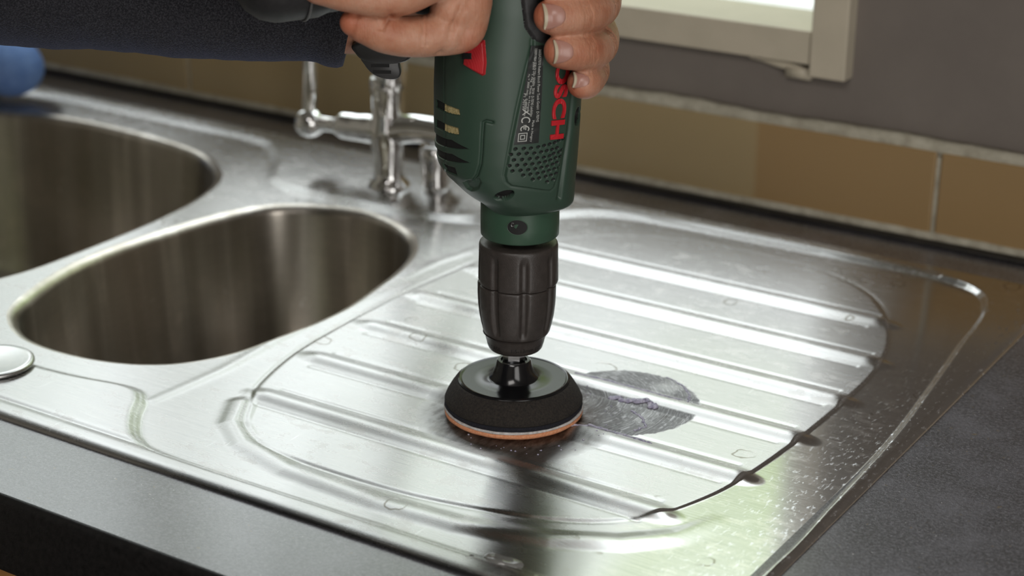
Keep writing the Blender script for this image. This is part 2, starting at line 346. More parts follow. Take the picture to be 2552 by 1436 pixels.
def applied(mb_mesh, mods):
    """mesh with modifiers applied, done without operators"""
    t = bpy.data.objects.new('t', mb_mesh); COL.objects.link(t)
    for typ, kw in mods:
        m = t.modifiers.new(typ, typ)
        for k, v in kw.items(): setattr(m, k, v)
    bpy.context.view_layer.update()
    dg = bpy.context.evaluated_depsgraph_get(); me = bpy.data.meshes.new_from_object(t.evaluated_get(dg), depsgraph=dg)
    bpy.data.objects.remove(t); return me
def grid_mesh(name, V, ni, nj, mask=None, wrap=False):
    """V: (ni*nj,3); quads; mask on faces (ni-1, nj-1 or nj)"""
    I, J = np.meshgrid(np.arange(ni - 1), np.arange(nj if wrap else nj - 1), indexing='ij')
    J2 = (J + 1) % nj
    F = np.stack([I * nj + J, (I + 1) * nj + J, (I + 1) * nj + J2, I * nj + J2], -1)
    if mask is not None: F = F[mask]
    F = F.reshape(-1, 4)
    used = np.unique(F); remap = -np.ones(len(V), int); remap[used] = np.arange(len(used)); V = V[used]; F = remap[F]
    me = bpy.data.meshes.new(name); me.vertices.add(len(V)); me.vertices.foreach_set('co', V.astype(np.float32).ravel())
    me.loops.add(F.size); me.loops.foreach_set('vertex_index', F.ravel().astype(np.int32))
    me.polygons.add(len(F)); me.polygons.foreach_set('loop_start', (np.arange(len(F)) * 4).astype(np.int32))
    me.polygons.foreach_set('loop_total', np.full(len(F), 4, np.int32)); me.update(calc_edges=True); me.validate(); return me
def spline(pts, dens=8):
    P = np.array(pts, float); n = len(P); out = []
    for i in range(n):
        p0, p1, p2, p3 = P[i - 1], P[i], P[(i + 1) % n], P[(i + 2) % n]
        for t in np.arange(dens) / dens:
            out.append(.5 * ((2 * p1) + (p2 - p0) * t + (2 * p0 - 5 * p1 + 4 * p2 - p3) * t * t + (3 * p1 - p0 - 3 * p2 + p3) * t ** 3))
    return np.array(out)
def sdf_poly(X, Y, P):
    """signed distance, positive outside"""
    sh = X.shape; x = X.ravel(); y = Y.ravel(); D = np.full(x.shape, 1e9); ins = np.zeros(x.shape, bool)
    for i in range(len(P)):
        ax, ay = P[i - 1]; bx, by = P[i]; dx, dy = bx - ax, by - ay; L = dx * dx + dy * dy
        if L < 1e-9: continue
        t = np.clip(((x - ax) * dx + (y - ay) * dy) / L, 0, 1); D = np.minimum(D, (x - ax - t * dx) ** 2 + (y - ay - t * dy) ** 2)
        c = (ay > y) != (by > y); ins ^= c & (x < (bx - ax) * (y - ay) / ((by - ay) or 1e-9) + ax)
    D = np.sqrt(D); return np.where(ins, -D, D).reshape(sh)
def dist_line(X, Y, P):
    D = np.full(X.shape, 1e9)
    for i in range(len(P) - 1):
        ax, ay = P[i]; bx, by = P[i + 1]; dx, dy = bx - ax, by - ay; L = dx * dx + dy * dy
        t = np.clip(((X - ax) * dx + (Y - ay) * dy) / L, 0, 1); D = np.minimum(D, (X - ax - t * dx) ** 2 + (Y - ay - t * dy) ** 2)
    return np.sqrt(D)
def sstep(a, b, x):
    t = np.clip((x - a) / (b - a), 0, 1); return t * t * (3 - 2 * t)

# ------------------------------------------------------------------ room shell
X0, X1, Y0, Z0, Z1 = -1.9, 1.6, -2.7, -0.9, 1.45
def struct(name, b, mat, **kw): return tagd(b.build(name, mat, **kw), kind='structure')
FX1 = 0.017                                                        # right edge of the window casing
b = MB(); b.box(X0, X1, Y0, WALLY + .25, Z0 - .05, Z0); struct('floor', b, FLOORM, smooth=False)
b = MB(); b.box(X0, X1, Y0, WALLY + .25, Z1, Z1 + .05); struct('ceiling', b, simple_noise_mat('ceiling_paint', (.26, .245, .225), (.29, .27, .25), 6, .8), smooth=False)
b = MB(); b.box(X0 - .05, X0, Y0, WALLY + .25, Z0, Z1); struct('wall_left', b, ROOMW, smooth=False)
b = MB(); b.box(X1, X1 + .05, Y0, WALLY + .25, Z0, Z1); struct('wall_right', b, ROOMW, smooth=False)
b = MB(); b.box(X0, X1, Y0 - .05, Y0, Z0, Z1); struct('wall_front', b, ROOMW, smooth=False)
b = MB(); yb0, yb1 = WALLY + .004, WALLY + .15
b.box(X0, X1, yb0, yb1, Z0, WZ0 - .025); b.box(X0, X1, yb0, yb1, WZ1 + .02, Z1)
b.box(X0, WX0 - .02, yb0, yb1, WZ0 - .025, WZ1 + .02); b.box(WX1 + .01, X1, yb0, yb1, WZ0 - .025, WZ1 + .02)
struct('wall_back', b, PLASTER, smooth=False)
# window casing
win = tagd(empty('window_1', ((WX0 + WX1) / 2, WALLY, WZ0)), kind='structure')
def wpart(name, boxes, mat, bev=.0012):
    b = MB(); cx, cy, cz = win.location
    for x0, x1, y0, y1, z0, z1 in boxes: b.box(x0 - cx, x1 - cx, y0 - cy, y1 - cy, z0 - cz, z1 - cz)
    return b.build(name, mat, win, smooth=False, bevel=bev)
wpart('window_frame', [(WX1 - .001, FX1, WALLY - .010, WALLY + .03, .105, WZ1 + .04),
                       (WX0 - .03, WX0, WALLY - .010, WALLY + .03, .105, WZ1 + .04),
                       (WX0, WX1 - .0015, WALLY - .010, WALLY + .03, WZ1, WZ1 + .04)], CREAM)
wpart('window_sill', [(WX0, WX1 - .0022, WALLY - .007, WALLY + .06, .1125, WZ0 - .0005)], CREAM)
wpart('mullion', [(-.74, -.70, WALLY + .03, WALLY + .07, WZ0, WZ1)], CREAM)
wpart('pane', [(WX0, WX1, WALLY + .050, WALLY + .054, WZ0, WZ1)], GLASS, 0)
b = MB(); b.box(-.030, -.011, WALLY - .004, WALLY + .004, .101, .1085)
b.tube([(-.060, WALLY + .002, .1105), (-.035, WALLY, .109), (-.012, WALLY, .105)], [.0015, .0035, .003], seg=8)
c = win.location; b.v = [(x - c[0], y - c[1], z - c[2]) for x, y, z in b.v]
b.build('filler_lump', CREAM, win)
# tiles: one row, grout above and below (slightly wavy cream grout)
tiles = tagd(empty('trim_1', (0, WALLY, 0)), kind='structure')
b = MB(); edges = [-1.899, -1.636, -1.29, -.944, -.5995, -.256, .0885, .434, .779, 1.124, 1.469, 1.599]
for a, c in zip(edges[:-1], edges[1:]): b.box(a + .0018, c - .0018, -.007, .003, .0062, .0655)
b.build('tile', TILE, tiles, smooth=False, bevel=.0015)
def wavy(name, z0, z1, y0, y1, amp, mat, parent, seed):
    r = np.random.default_rng(seed); n = 400; xs = np.linspace(-1.899, 1.599, n); k = np.ones(9) / 9
    a = np.convolve(r.normal(0, 1, n + 8), k, 'valid') * amp; c2 = np.convolve(r.normal(0, 1, n + 8), k, 'valid') * amp
    b = MB(); vs = []
    for x, p, q in zip(xs, a, c2): vs += [(x, y0, z0 + p * .4), (x, y0 - .0012, (z0 + z1) / 2), (x, y0, z1 + q), (x, y1, z1 + q), (x, y1, z0)]
    fs = [(i * 5 + j, i * 5 + (j + 1) % 5, (i + 1) * 5 + (j + 1) % 5, (i + 1) * 5 + j) for i in range(n - 1) for j in range(5)]
    b.add(vs, fs); return b.build(name, mat, parent)
wavy('grout', .0625, .0725, -.0052, .003, .0022, GROUT, tiles, 3)
b = MB(); b.box(-1.899, 1.599, -.0045, .003, .0055, .066); b.build('joint_grout', GROUT, tiles, smooth=False)
wavy('bottom_grout', .0020, .0078, -.0085, .003, .0008, GROUT, tiles, 5)
seal = wavy('trim_2', .0002, .0032, .390, .404, .0005, SEAL, None, 8); tagd(seal, kind='structure')
# white boarding outside, sloped to catch the sky and show blown out
b = MB(); ry0, ry1, rz0, rz1 = .72, 1.55, -.20, .03; nb_ = 9
for k in range(nb_):
    ya, yb_ = ry0 + (ry1 - ry0) * k / nb_, ry0 + (ry1 - ry0) * (k + 1) / nb_; za, zb_ = rz0 + (rz1 - rz0) * k / nb_, rz0 + (rz1 - rz0) * (k + 1) / nb_
    b.add([(x, y, z) for x in (-2.6, 1.6) for y, z in ((ya, za), (yb_ + .004, zb_ - .012), (yb_ + .004, zb_ - .03), (ya, za - .02))], [(0, 4, 5, 1), (1, 5, 6, 2), (2, 6, 7, 3), (3, 7, 4, 0), (0, 1, 2, 3), (7, 6, 5, 4)])
b.box(-2.6, 1.6, 1.50, 1.55, -.9, -.01)
tagd(b.build('tilted_boarding', WHITEB, smooth=False), 'overexposed white slatted roof outside, tilted to catch the sky, seen through the window pane', 'boards')
b = MB(); b.box(-2.6, 1.6, .62, 3.2, -.95, -.90); tagd(b.build('ground', simple_noise_mat('pale_paving', (.42, .41, .39), (.5, .49, .47), 8, .8), smooth=False), kind='structure')

# ------------------------------------------------------------------ worktop and cabinet
SX0, SX1, SY0, SY1 = -.803, .197, -.160, .350
b = MB(); hx0, hx1, hy0, hy1 = SX0 + .012, SX1 - .012, SY0 + .012, SY1 - .012
WX_, WXr, WY_, WYb = -1.895, 1.0, -.2235, .4035
nrm = 8; R = .004
def prof(): return [(WY_ + R - R * math.cos(a), -R + R * math.sin(a)) for a in np.linspace(0, math.pi / 2, nrm)]
pf = [(WY_, -.042)] + prof(); xs = [WX_, WXr]
yb = WY_ + R
b.box(WX_, hx0, yb, WYb, -.042, 0); b.box(hx1, WXr, yb, WYb, -.042, 0); b.box(hx0, hx1, yb, hy0, -.042, 0); b.box(hx0, hx1, hy1, WYb, -.042, 0)
b.box(hx0, hx1, yb, hy0, -.042, 0) if False else None
worktop = tagd(b.build('worktop', wt, smooth=True, angle=35), 'dark slate-effect laminate worktop around the steel sink', 'worktop')
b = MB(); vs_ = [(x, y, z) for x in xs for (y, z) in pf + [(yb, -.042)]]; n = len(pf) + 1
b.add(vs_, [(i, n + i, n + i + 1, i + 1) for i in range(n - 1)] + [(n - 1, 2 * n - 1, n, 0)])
es = b.build('shaded_front_edge', simple_noise_mat('shaded_edge_black', (.006, .006, .006), (.014, .013, .013), 300, .35, .0001, 900), worktop, angle=60); es['label'] = 'worktop front face, coloured near black for its shade'  # front face of the same laminate, its shade put into the colour
cab = tagd(empty('base_cabinet', (-.45, .07, Z0)), 'orange pine base cabinet under the front edge of the worktop', 'cabinet')
def cpart(name, bx, parent=cab):
    b = MB(); c = cab.location
    for x0, x1, y0, y1, z0, z1 in bx: b.box(x0 - c[0], x1 - c[0], y0 - c[1], y1 - c[1], z0 - c[2], z1 - c[2])
    return b.build(name, WOOD, parent, smooth=False, bevel=.0015)
cpart('body', [(-1.2, -1.18, -.19, .39, Z0, -.0425), (.30, .32, -.19, .39, Z0, -.0425), (-1.18, .30, .375, .39, Z0, -.0425), (-1.18, .30, -.19, .375, Z0, Z0 + .02), (-1.18, .30, -.19, -.17, -.075, -.0425)])
cpart('door', [(-1.19, -.702, -.212, -.192, Z0 + .1, -.050)]); cpart('door', [(-.698, -.202, -.212, -.192, Z0 + .1, -.050)]); cpart('door', [(-.198, .30, -.212, -.192, Z0 + .1, -.050)])

# ------------------------------------------------------------------ sink (a real pressed sheet: height field in mm)
half = spline([(-324, -56), (-348, -28), (-369, 41), (-367, 113), (-352, 186), (-323, 218), (-280, 230), (-236, 216), (-207, 188), (-190, 145), (-178, 75), (-181, 23), (-191, -23), (-212, -52), (-247, -67), (-291, -69)], 10)
main = spline([(-397, -5), (-393, 64), (-399, 160), (-418, 222), (-449, 256), (-490, 278), (-560, 289), (-640, 289), (-705, 270), (-745, 220), (-765, 150), (-768, 60), (-757, -30), (-725, -88), (-650, -112), (-560, -114), (-480, -106), (-425, -70)], 10)
rec = spline([(-113, -145), (0, -144), (79, -143), (148, -139), (180, -118), (190, -70), (188, 0), (185, 84), (178, 160), (171, 225), (164, 290), (145, 324), (100, 334), (0, 334), (-80, 332), (-115, 328), (-140, 318), (-160, 298), (-180, 276), (-202, 259), (-232, 247), (-291, 240), (-345, 240), (-377, 250), (-393, 265), (-408, 287), (-430, 309), (-460, 327), (-531, 331), (-620, 332), (-720, 331), (-775, 312), (-790, 260), (-790, -60), (-772, -90), (-720, -99), (-500, -101), (-292, -101), (-240, -99), (-197, -92), (-180, -101), (-166, -120), (-145, -139)], 5)
drn = spline([(-126, -68), (-139, -45), (-151, 0), (-155, 50), (-156, 104), (-153, 160), (-146, 215), (-127, 258), (-95, 290), (-50, 306), (0, 308), (45, 303), (85, 283), (112, 251), (131, 212), (141, 166), (143, 114), (142, 60), (138, 7), (131, -30), (115, -64), (80, -88), (24, -103), (-23, -107), (-77, -105), (-108, -92)], 5)
front_ridge = [(-133, -72), (-120, -94), (-98, -110), (-60, -120), (0, -123), (45, -120), (90, -108), (120, -92), (140, -72), (150, -50)]
RIBS = [(-57, -138, 126), (1, -146, 140), (59, -150, 145), (117, -152, 146), (178, -149, 140), (239, -138, 121)]
ZF, ZR, ZP = 3.2, -.6, 0.0
def deckz(X, Y):
    sr = sdf_poly(X, Y, rec)
    wd = 2.4 + 2.2 * sstep(-70, -95, Y) + 2.6 * sstep(150, 225, Y) * sstep(60, 0, X); z = ZF + (ZR - ZF) * (1 - sstep(-wd, wd, sr))
    sd = np.full(X.shape, 99.); m = (X > -185) & (X < 185) & (Y > -145) & (Y < 335)
    sd[m] = sdf_poly(X[m], Y[m], drn)
    rs = sstep(95, 125, X); z += (ZP - ZR) * (sstep(3.6, .0, sd) * (1 - rs) + sstep(2.2, .0, sd) * rs) - .28 * (1 - rs) * np.exp(-((sd - 3.6) / 1.6) ** 2)
    for y, xa, xb in RIBS:
        t = np.clip(X, xa + 12, xb - 9); d = np.sqrt(((X - t) * .52) ** 2 + (Y - y) ** 2)
        zr = 2.3 * np.cos(np.clip(d / 10.5, 0, 1) * math.pi / 2) ** 2
        z = z + zr - .45 * np.exp(-((d - 11.6) / 1.5) ** 2) * (np.abs(X - t) < 1e-6)
    d = dist_line(X, Y, front_ridge); fade = sstep(162, 95, X)
    z = z + 1.9 * fade * np.cos(np.clip(d / 11, 0, 1) * math.pi / 2) ** 2
    # fold between the bowl surround and the drainer
    d = dist_line(X, Y, [(-176, -96), (-173, -41), (-176, 14), (-177, 94), (-174, 178), (-166, 214), (-152, 250)])
    z = z + .5 * np.exp(-(d / 4.0) ** 2)
    # crease lines of the flange
    for y in (-145.5, 335.5):
        z = z - .75 * np.exp(-((Y - y) / 2.6) ** 2) * (X < 120) * (X > -785) * (sr > -2) - .35 * sstep(-148, -144, Y) * (np.abs(Y - 100) < 246) * (sr > 0) * .5
    d = np.minimum(np.minimum(X - SX0 * 1e3, SX1 * 1e3 - X), np.minimum(Y - SY0 * 1e3, SY1 * 1e3 - Y)); d = np.clip(d, 0, 7.0)
    return (z * 1 - ZF) + ZF * np.sqrt(np.clip(1 - ((7.0 - d) / 7.0) ** 2.8, 0, 1))
def lines(a, b, step, e=7.0):
    inner = np.arange(a + e, b - e + 1e-6, step); t = np.array([0, .06, .15, .3, .55, .9, 1.3, 1.75, 2.3, 2.9, 3.5, 4.2, 4.9, 5.6, 6.3]); return np.concatenate([a + t, inner, b - t[::-1]])
gx = np.concatenate([lines(SX0 * 1e3, SX1 * 1e3, .9)]); gx = np.concatenate([gx[gx < -420][::2], gx[gx >= -420]])
gy = lines(SY0 * 1e3, SY1 * 1e3, .75)
X, Y = np.meshgrid(gx, gy, indexing='ij')
keep = np.ones((len(gx) - 1, len(gy) - 1), bool); XX, YY = X.copy(), Y.copy()
for P in (half, main):
    lo, hi = P.min(0) - 14, P.max(0) + 14; mk = (X > lo[0]) & (X < hi[0]) & (Y > lo[1]) & (Y < hi[1])
    s = np.full(X.shape, 99.); s[mk] = sdf_poly(X[mk], Y[mk], P)
    inside = s < 7.0; allin = inside[:-1, :-1] & inside[1:, :-1] & inside[:-1, 1:] & inside[1:, 1:]; keep &= ~allin
    # snap
    near = inside & (s > 3.0); xi, yi = X[near], Y[near]
    for _ in range(3):
        e = .2; s0 = sdf_poly(xi, yi, P); gx_ = (sdf_poly(xi + e, yi, P) - s0) / e; gy_ = (sdf_poly(xi, yi + e, P) - s0) / e
        L = np.sqrt(gx_ ** 2 + gy_ ** 2) + 1e-6; xi = xi + gx_ / L * (7.0 - s0); yi = yi + gy_ / L * (7.0 - s0)
    XX[near] = xi; YY[near] = yi
Z = deckz(XX, YY)
V = np.stack([XX, YY, Z], -1).reshape(-1, 3) * MM
me = grid_mesh('sink', V, len(gx), len(gy), keep)
me.flip_normals() if me.polygons[0].normal.z < 0 else None
at = me.attributes.new('polish', 'FLOAT', 'POINT'); cc = np.empty(len(me.vertices) * 3, np.float32); me.vertices.foreach_get('co', cc); cc = cc.reshape(-1, 3) * 1000
sdv = np.full(len(cc), 99.); mk_ = cc[:, 0] > 50; sdv[mk_] = sdf_poly(cc[mk_, 0].astype(float), cc[mk_, 1].astype(float), drn)
at.data.foreach_set('value', (sstep(.5, 3.0, sdv) * sstep(95, 140, cc[:, 0])).astype(np.float32))
sink = tagd(link('sink', me, STEEL), 'brushed stainless steel one and a half bowl sink with ribbed drainer', 'sink')
def bowl(name, P, depth):
    n = len(P); nx = np.roll(P, -1, 0) - np.roll(P, 1, 0); N = np.stack([nx[:, 1], -nx[:, 0]], -1); N /= np.linalg.norm(N, axis=1)[:, None]
    c = P.mean(0)
    if ((P - c) * N).sum() < 0: N = -N
    rings = []
    for a in np.linspace(0, math.pi / 2, 9): rings.append((7 - 7 * math.sin(a), -6.5 + 6.5 * math.cos(a)))
    rings += [(-.5, -14), (-2, -40), (-5, -depth + 34)]
    for a in np.linspace(.15, math.pi / 2, 7): rings.append((-5 - 26 * (1 - math.cos(a)), -depth + 30 - 30 * math.sin(a)))
    vs = []
    zb = deckz(P[:, 0] + N[:, 0] * 7, P[:, 1] + N[:, 1] * 7)
    for off, z in rings:
        Q = P + N * off; vs.append(np.column_stack([Q, zb + z if off > -1 else np.full(n, ZR + z)]))
    last = vs[-1]
    for k, f in ((1, .6), (2, .3), (3, .17)):
        Q = last.copy(); Q[:, :2] = c + (last[:, :2] - c) * f; Q[:, 2] -= k * .8; vs.append(Q)
    V = np.concatenate(vs) * MM
    me = grid_mesh(name, V, len(vs), n, None, wrap=True)
    o = link(name, me, BOWL, sink); return o, c, depth
b1, c1_, d1_ = bowl('bowl', half, 130); b2, c2_, d2_ = bowl('bowl', main, 160)
for c_, d_ in ((c1_, d1_), (c2_, d2_)):
    b = MB(); b.lathe([(34, -d_ - 6), (44, -d_ - 3.2), (45, -d_ - 1), (40, -d_ + .6), (30, -d_ - 2), (8, -d_ - 3), (7, -d_ + 4), (0.5, -d_ + 5)], (c_[0], c_[1], ZR), 40)
    b.build('drain', CHROME, sink, scale=MM)
# pop-up waste knob on the front ledge
b = MB(); b.lathe([(15, 2.0), (15, 3.0), (23.5, 3.3), (24.4, 4.2), (24.2, 5.4), (22.8, 6.2), (20.5, 6.1), (12, 5.4), (.5, 5.2)], (-281.5, -116.5, 0), 72)
kn = b.build('overflow_knob', steel_material('knob_steel', (0, 1, 0), deck=False, rough=.22), sink, scale=MM, angle=60); kn['label'] = 'round steel knob'

# lilac polishing paste thrown up beside the pad
def zat(x, y): return float(deckz(np.array([x]), np.array([y]))[0])
b = MB()
def smear(pts, r, rnd=.5, n=26):
    P = np.array(pts, float); seg = np.linspace(0, len(P) - 1, n)
    Q = np.stack([np.interp(seg, np.arange(len(P)), P[:, i]) for i in (0, 1)], -1) + rng.normal(0, rnd, (n, 2))
    b.tube([(x, y, zat(x, y) + r * .15) for x, y in Q], [r * (.35 + rng.random() * .9) for _ in Q], seg=8, flat=.5, dens=3)
smear([(2, 64), (20, 66), (40, 67), (58, 65), (68, 66)], 1.0)
smear([(34, 49), (44, 50), (55, 53), (60, 49)], 1.8, .8)
smear([(46, 91), (60, 85), (69, 75), (73, 65)][::-1], .6, .3)
smear([(42, 11), (55, 10), (68, 10), (80, 9)], 1.0)
smear([(52, 40), (62, 34), (68, 26), (66, 18)], .9, .5)
smear([(34, -1), (39, 3), (42, 9)], .9, .4, 10)
for _ in range(70):
    a = rng.random() * 6.28; r = 41 + rng.random() * 9; x, y = 6 + r * math.cos(a) * 1.05, 4 + r * math.sin(a)
    if x < -20 or y > 60: continue
    s = .25 + rng.random() * .45; b.lathe([(s, 0), (s * .8, s * .6), (.02, s)], (x, y, zat(x, y) - .03), 7)
tagd(b.build('polishing_paste', PASTE, scale=MM), 'lilac grey polishing paste smeared over the ribs to the right of the sanding pad', 'paste', kind='stuff')

# ------------------------------------------------------------------ tool frame: u to the right, v towards the camera side, z up (mm)
HR = np.array([0.84157, 0.54015, 0]); NV = np.array([0.54015, -0.84157, 0])
TF = Matrix(((HR[0] * MM, NV[0] * MM, 0, 0), (HR[1] * MM, NV[1] * MM, 0, 0), (0, 0, MM, 0), (0, 0, 0, 1)))
def place(o, parent=None):
    """shift mesh data from tool millimetres to metres"""
    o.data.transform(TF)
    if TF.to_3x3().determinant() < 0: o.data.flip_normals()
    o.data.update(); return o
def tool(b, name, mats, parent, angle=None, smooth=True, bevel=0):
    return place(b.build(name, mats, parent, smooth, angle=angle, bevel=bevel))

# sanding pad
pad = tagd(empty('sanding_pad', (0, 0, 0)), 'round black foam sanding pad with an orange disc pressed on the drainer', 'sanding pad')
def ragged(amp, k, ph): return lambda a, z: 1 + amp * (math.sin(k * a + ph) + .6 * math.sin(2.7 * k * a + ph * 2) + .4 * math.sin(5.3 * k * a))
ZB = 2.6
b = MB(); b.lathe([(20, ZB - .7), (36.6, ZB - .7), (37.7, ZB + .3), (37.7, ZB + 2.1), (30, ZB + 2.2)], seg=160, rmod=ragged(.003, 5, 1)); tool(b, 'abrasive_disc', FELTO, pad)
b = MB(); b.lathe([(20, ZB + 2.15), (37.3, ZB + 2.15), (37.9, ZB + 2.8), (37.4, ZB + 3.6), (30, ZB + 3.7)], seg=160, rmod=ragged(.004, 4, .3)); tool(b, 'felt_backing', FELTW, pad)
b = MB(); b.lathe([(20, ZB + 3.65), (37.0, ZB + 3.6), (37.6, ZB + 4.6), (37.3, ZB + 6.0), (36.5, ZB + 6.3), (30, ZB + 6.4)], seg=160, rmod=ragged(.004, 6, 2)); tool(b, 'hook_layer', FELTK, pad)
b = MB(); b.lathe([(25, ZB + 6.2), (37.1, ZB + 6.3), (37.6, ZB + 7.4), (36.6, ZB + 10), (34.0, ZB + 14.5), (31.6, ZB + 17.9), (30.8, ZB + 18.4), (25, ZB + 18.4)], seg=160, rmod=ragged(.0012, 5, 2)); tool(b, 'foam_pad', FOAM, pad)
b = MB(); b.lathe([(20, 19.8), (29.9, 19.8), (30.4, 20.6), (30.3, 21.6), (29.4, 22.2), (28.6, 22.0), (28.1, 21.75), (22, 21.75), (14.6, 21.75), (13.4, 22.3), (12.0, 24.0), (10.9, 26.5), (9.9, 29.5), (9.3, 31.8), (8.7, 32.6), (7.2, 32.5), (6.6, 31.2), (3, 31.0), (.3, 31.0)], seg=128); tool(b, 'backing_plate', BLACKD, pad, angle=25)
b = MB(); b.lathe([(3, 29), (5.9, 29), (6.1, 31.5), (6.1, 37.2), (5.4, 38.4), (4.0, 38.4), (4.0, 41), (.3, 41)], seg=6); tool(b, 'hex_nut', GALV, pad, angle=20)

# drill
CX = 2.2                                                            # the drill axis sits slightly right of the pad centre here
drill = tagd(empty('power_drill', (0, 0, .1)), 'dark green corded power drill held upright with its chuck over the sanding pad', 'power drill')
def dpart(b, name, mats, **kw):
    o = tool(b, name, mats, drill, **kw); o.location = (0, 0, -.1); return o
def flute(n, depth, z0, z1, ph=0):
    def f(a, z):
        w = max(0, min(1, (z - z0) / 4)) * max(0, min(1, (z1 - z) / 5))
        c = (math.cos(n * a + ph) + 1) / 2
        return 1 - depth * w * min(1, c ** 9 * 1.5)
    return f
b = MB(); b.lathe([(5, 39.8), (13.8, 39.8), (14.6, 40.8), (15.4, 43.6), (16.4, 47.6), (16.9, 48.6), (17.5, 49.2)], (CX - 1.5, 0, 0), 120)
chn = dpart(b, 'chuck_nose', BLACKP, angle=60)
b = MB(); prof_ = [(10, 49.2), (17.4, 49.4), (18.0, 50.6), (18.9, 54), (19.9, 59), (20.6, 65), (20.9, 71), (20.9, 77.0), (20.3, 77.6), (12, 77.6)]
dense = []
for (r0, z0), (r1, z1) in zip(prof_[:-1], prof_[1:]):
    k = 5 if z1 - z0 > 3 else 1
    for t in range(k): dense.append((r0 + (r1 - r0) * t / k, z0 + (z1 - z0) * t / k))
dense.append(prof_[-1])
b.lathe(dense, (CX - 1, 0, 0), 216, rmod=flute(8, .085, 50, 81, 1.536)); dpart(b, 'chuck_sleeve', BLACKP, angle=60)
b = MB(); prof_ = [(12, 78.0), (20.9, 78.1), (21.3, 79), (21.2, 86), (21.0, 93), (20.9, 98.6), (20.6, 99.8), (19.9, 100.5), (13, 100.8), (8, 100.8), (8, 106)]
dense = []
for (r0, z0), (r1, z1) in zip(prof_[:-1], prof_[1:]):
    k = 5 if z1 - z0 > 3 else 1
    for t in range(k): dense.append((r0 + (r1 - r0) * t / k, z0 + (z1 - z0) * t / k))
dense.append(prof_[-1])
b.lathe(dense, (CX - .3, 0, 0), 216, rmod=flute(8, .08, 72, 98, 1.2)); dpart(b, 'chuck_collar', BLACKP, angle=60)
b = MB(); b.lathe([(9, 100.5), (9.5, 101), (9.5, 106)], (CX, 0, 0), 48); dpart(b, 'spindle', DARKP)
b = MB(); b.lathe([(9, 104.4), (19.9, 104.4), (20.6, 105.2), (20.7, 112), (20.7, 124), (15, 124)], (CX + .3, 0, 0), 128)
neck = dpart(b, 'spindle_collar', GREEN2, angle=50)
b = MB()
def recess(px_, rim, dark, c, nrm_, rx, rz):
    n_ = Vector(nrm_).normalized(); t_ = Vector((0, 0, 1)).cross(n_).normalized(); w_ = n_.cross(t_)
    for r_, h, mi in ():
        pass
    rings = [(1.12, .10), (1.0, .35), (.93, .2), (.88, .12)]
    vs = []; K = 32
    for r_, h in rings:
        for k in range(K):
            a = 2 * math.pi * k / K; q = Vector(c) + t_ * (rx * r_ * math.cos(a)) + w_ * (rz * r_ * math.sin(a)) + n_ * h
            vs.append(q)
    return vs, K
def drape_disc(bvh, u, z, rx, rz, rot=0, off=.12, K=28, thick=True):
    """thin solid oval set into the surface facing the viewer side (tool mm)"""
    vs = []
    for rr in (1.0, .5):
        for k in range(K):
            a = 2 * math.pi * k / K; du, dz = rx * rr * math.cos(a), rz * rr * math.sin(a)
            uu = u + du * math.cos(rot) - dz * math.sin(rot); zz = z + du * math.sin(rot) + dz * math.cos(rot)
            h, n_, _, _ = bvh.ray_cast(Vector((uu, 90, zz)), Vector((0, -1, 0)))
            if h is None: h, n_ = Vector((uu, 0, zz)), Vector((0, 1, 0))
            vs.append(h + n_ * off)
    fs = [(k, (k + 1) % K, K + (k + 1) % K, K + k) for k in range(K)] + [tuple(range(K, 2 * K))]
    return vs, fs

# body section table: z, left reach, right reach, half depth
PHI = math.radians(22); PE = 2.5
TAB = np.array([(121, 18.2, 23.2, 20.5), (122.3, 19.5, 28.5, 25), (124, 21, 30.3, 27.5), (129, 28.2, 30.7, 30), (137, 35.5, 31, 32), (144, 40, 31.5, 33), (152, 41.5, 32, 33.5), (166, 42, 32.7, 34), (187, 41.8, 33.3, 34), (205, 41, 34, 34), (228, 38, 34.4, 34), (250, 36, 34, 32), (268, 30, 30, 28), (276, 20, 22, 18)])
zs = np.concatenate([np.arange(121, 138, .35), np.arange(138, 184, .2), np.arange(184, 216, .35), np.arange(216.5, 276.1, 1.2)]); NT = 720
def smooth_tab(z, i):
    return sum(np.interp(z + o, TAB[:, 0], TAB[:, i]) * w_ for o, w_ in ((-1.6, .15), (-.8, .2), (0, .3), (.8, .2), (1.6, .15)))
Lz, Rz, Bz = smooth_tab(zs, 1), smooth_tab(zs, 2), smooth_tab(zs, 3)
q = PE / (PE - 1); S_ = (Lz + Rz) / 2
A_ = (np.maximum(S_ ** q - (Bz * math.sin(PHI)) ** q, 1)) ** (1 / q) / math.cos(PHI); HC = -((Rz - Lz) / 2) / math.cos(PHI)
th = np.linspace(0, 2 * math.pi, NT, endpoint=False); cth, sth = np.cos(th), np.sin(th)
ec, es = np.sign(cth) * abs(cth) ** (2 / PE), np.sign(sth) * abs(sth) ** (2 / PE)
H_ = HC[:, None] + A_[:, None] * ec; K_ = Bz[:, None] * es
U = -math.cos(PHI) * H_ + math.sin(PHI) * K_; Vv = math.sin(PHI) * H_ + math.cos(PHI) * K_; ZZ = np.repeat(zs[:, None], NT, 1)
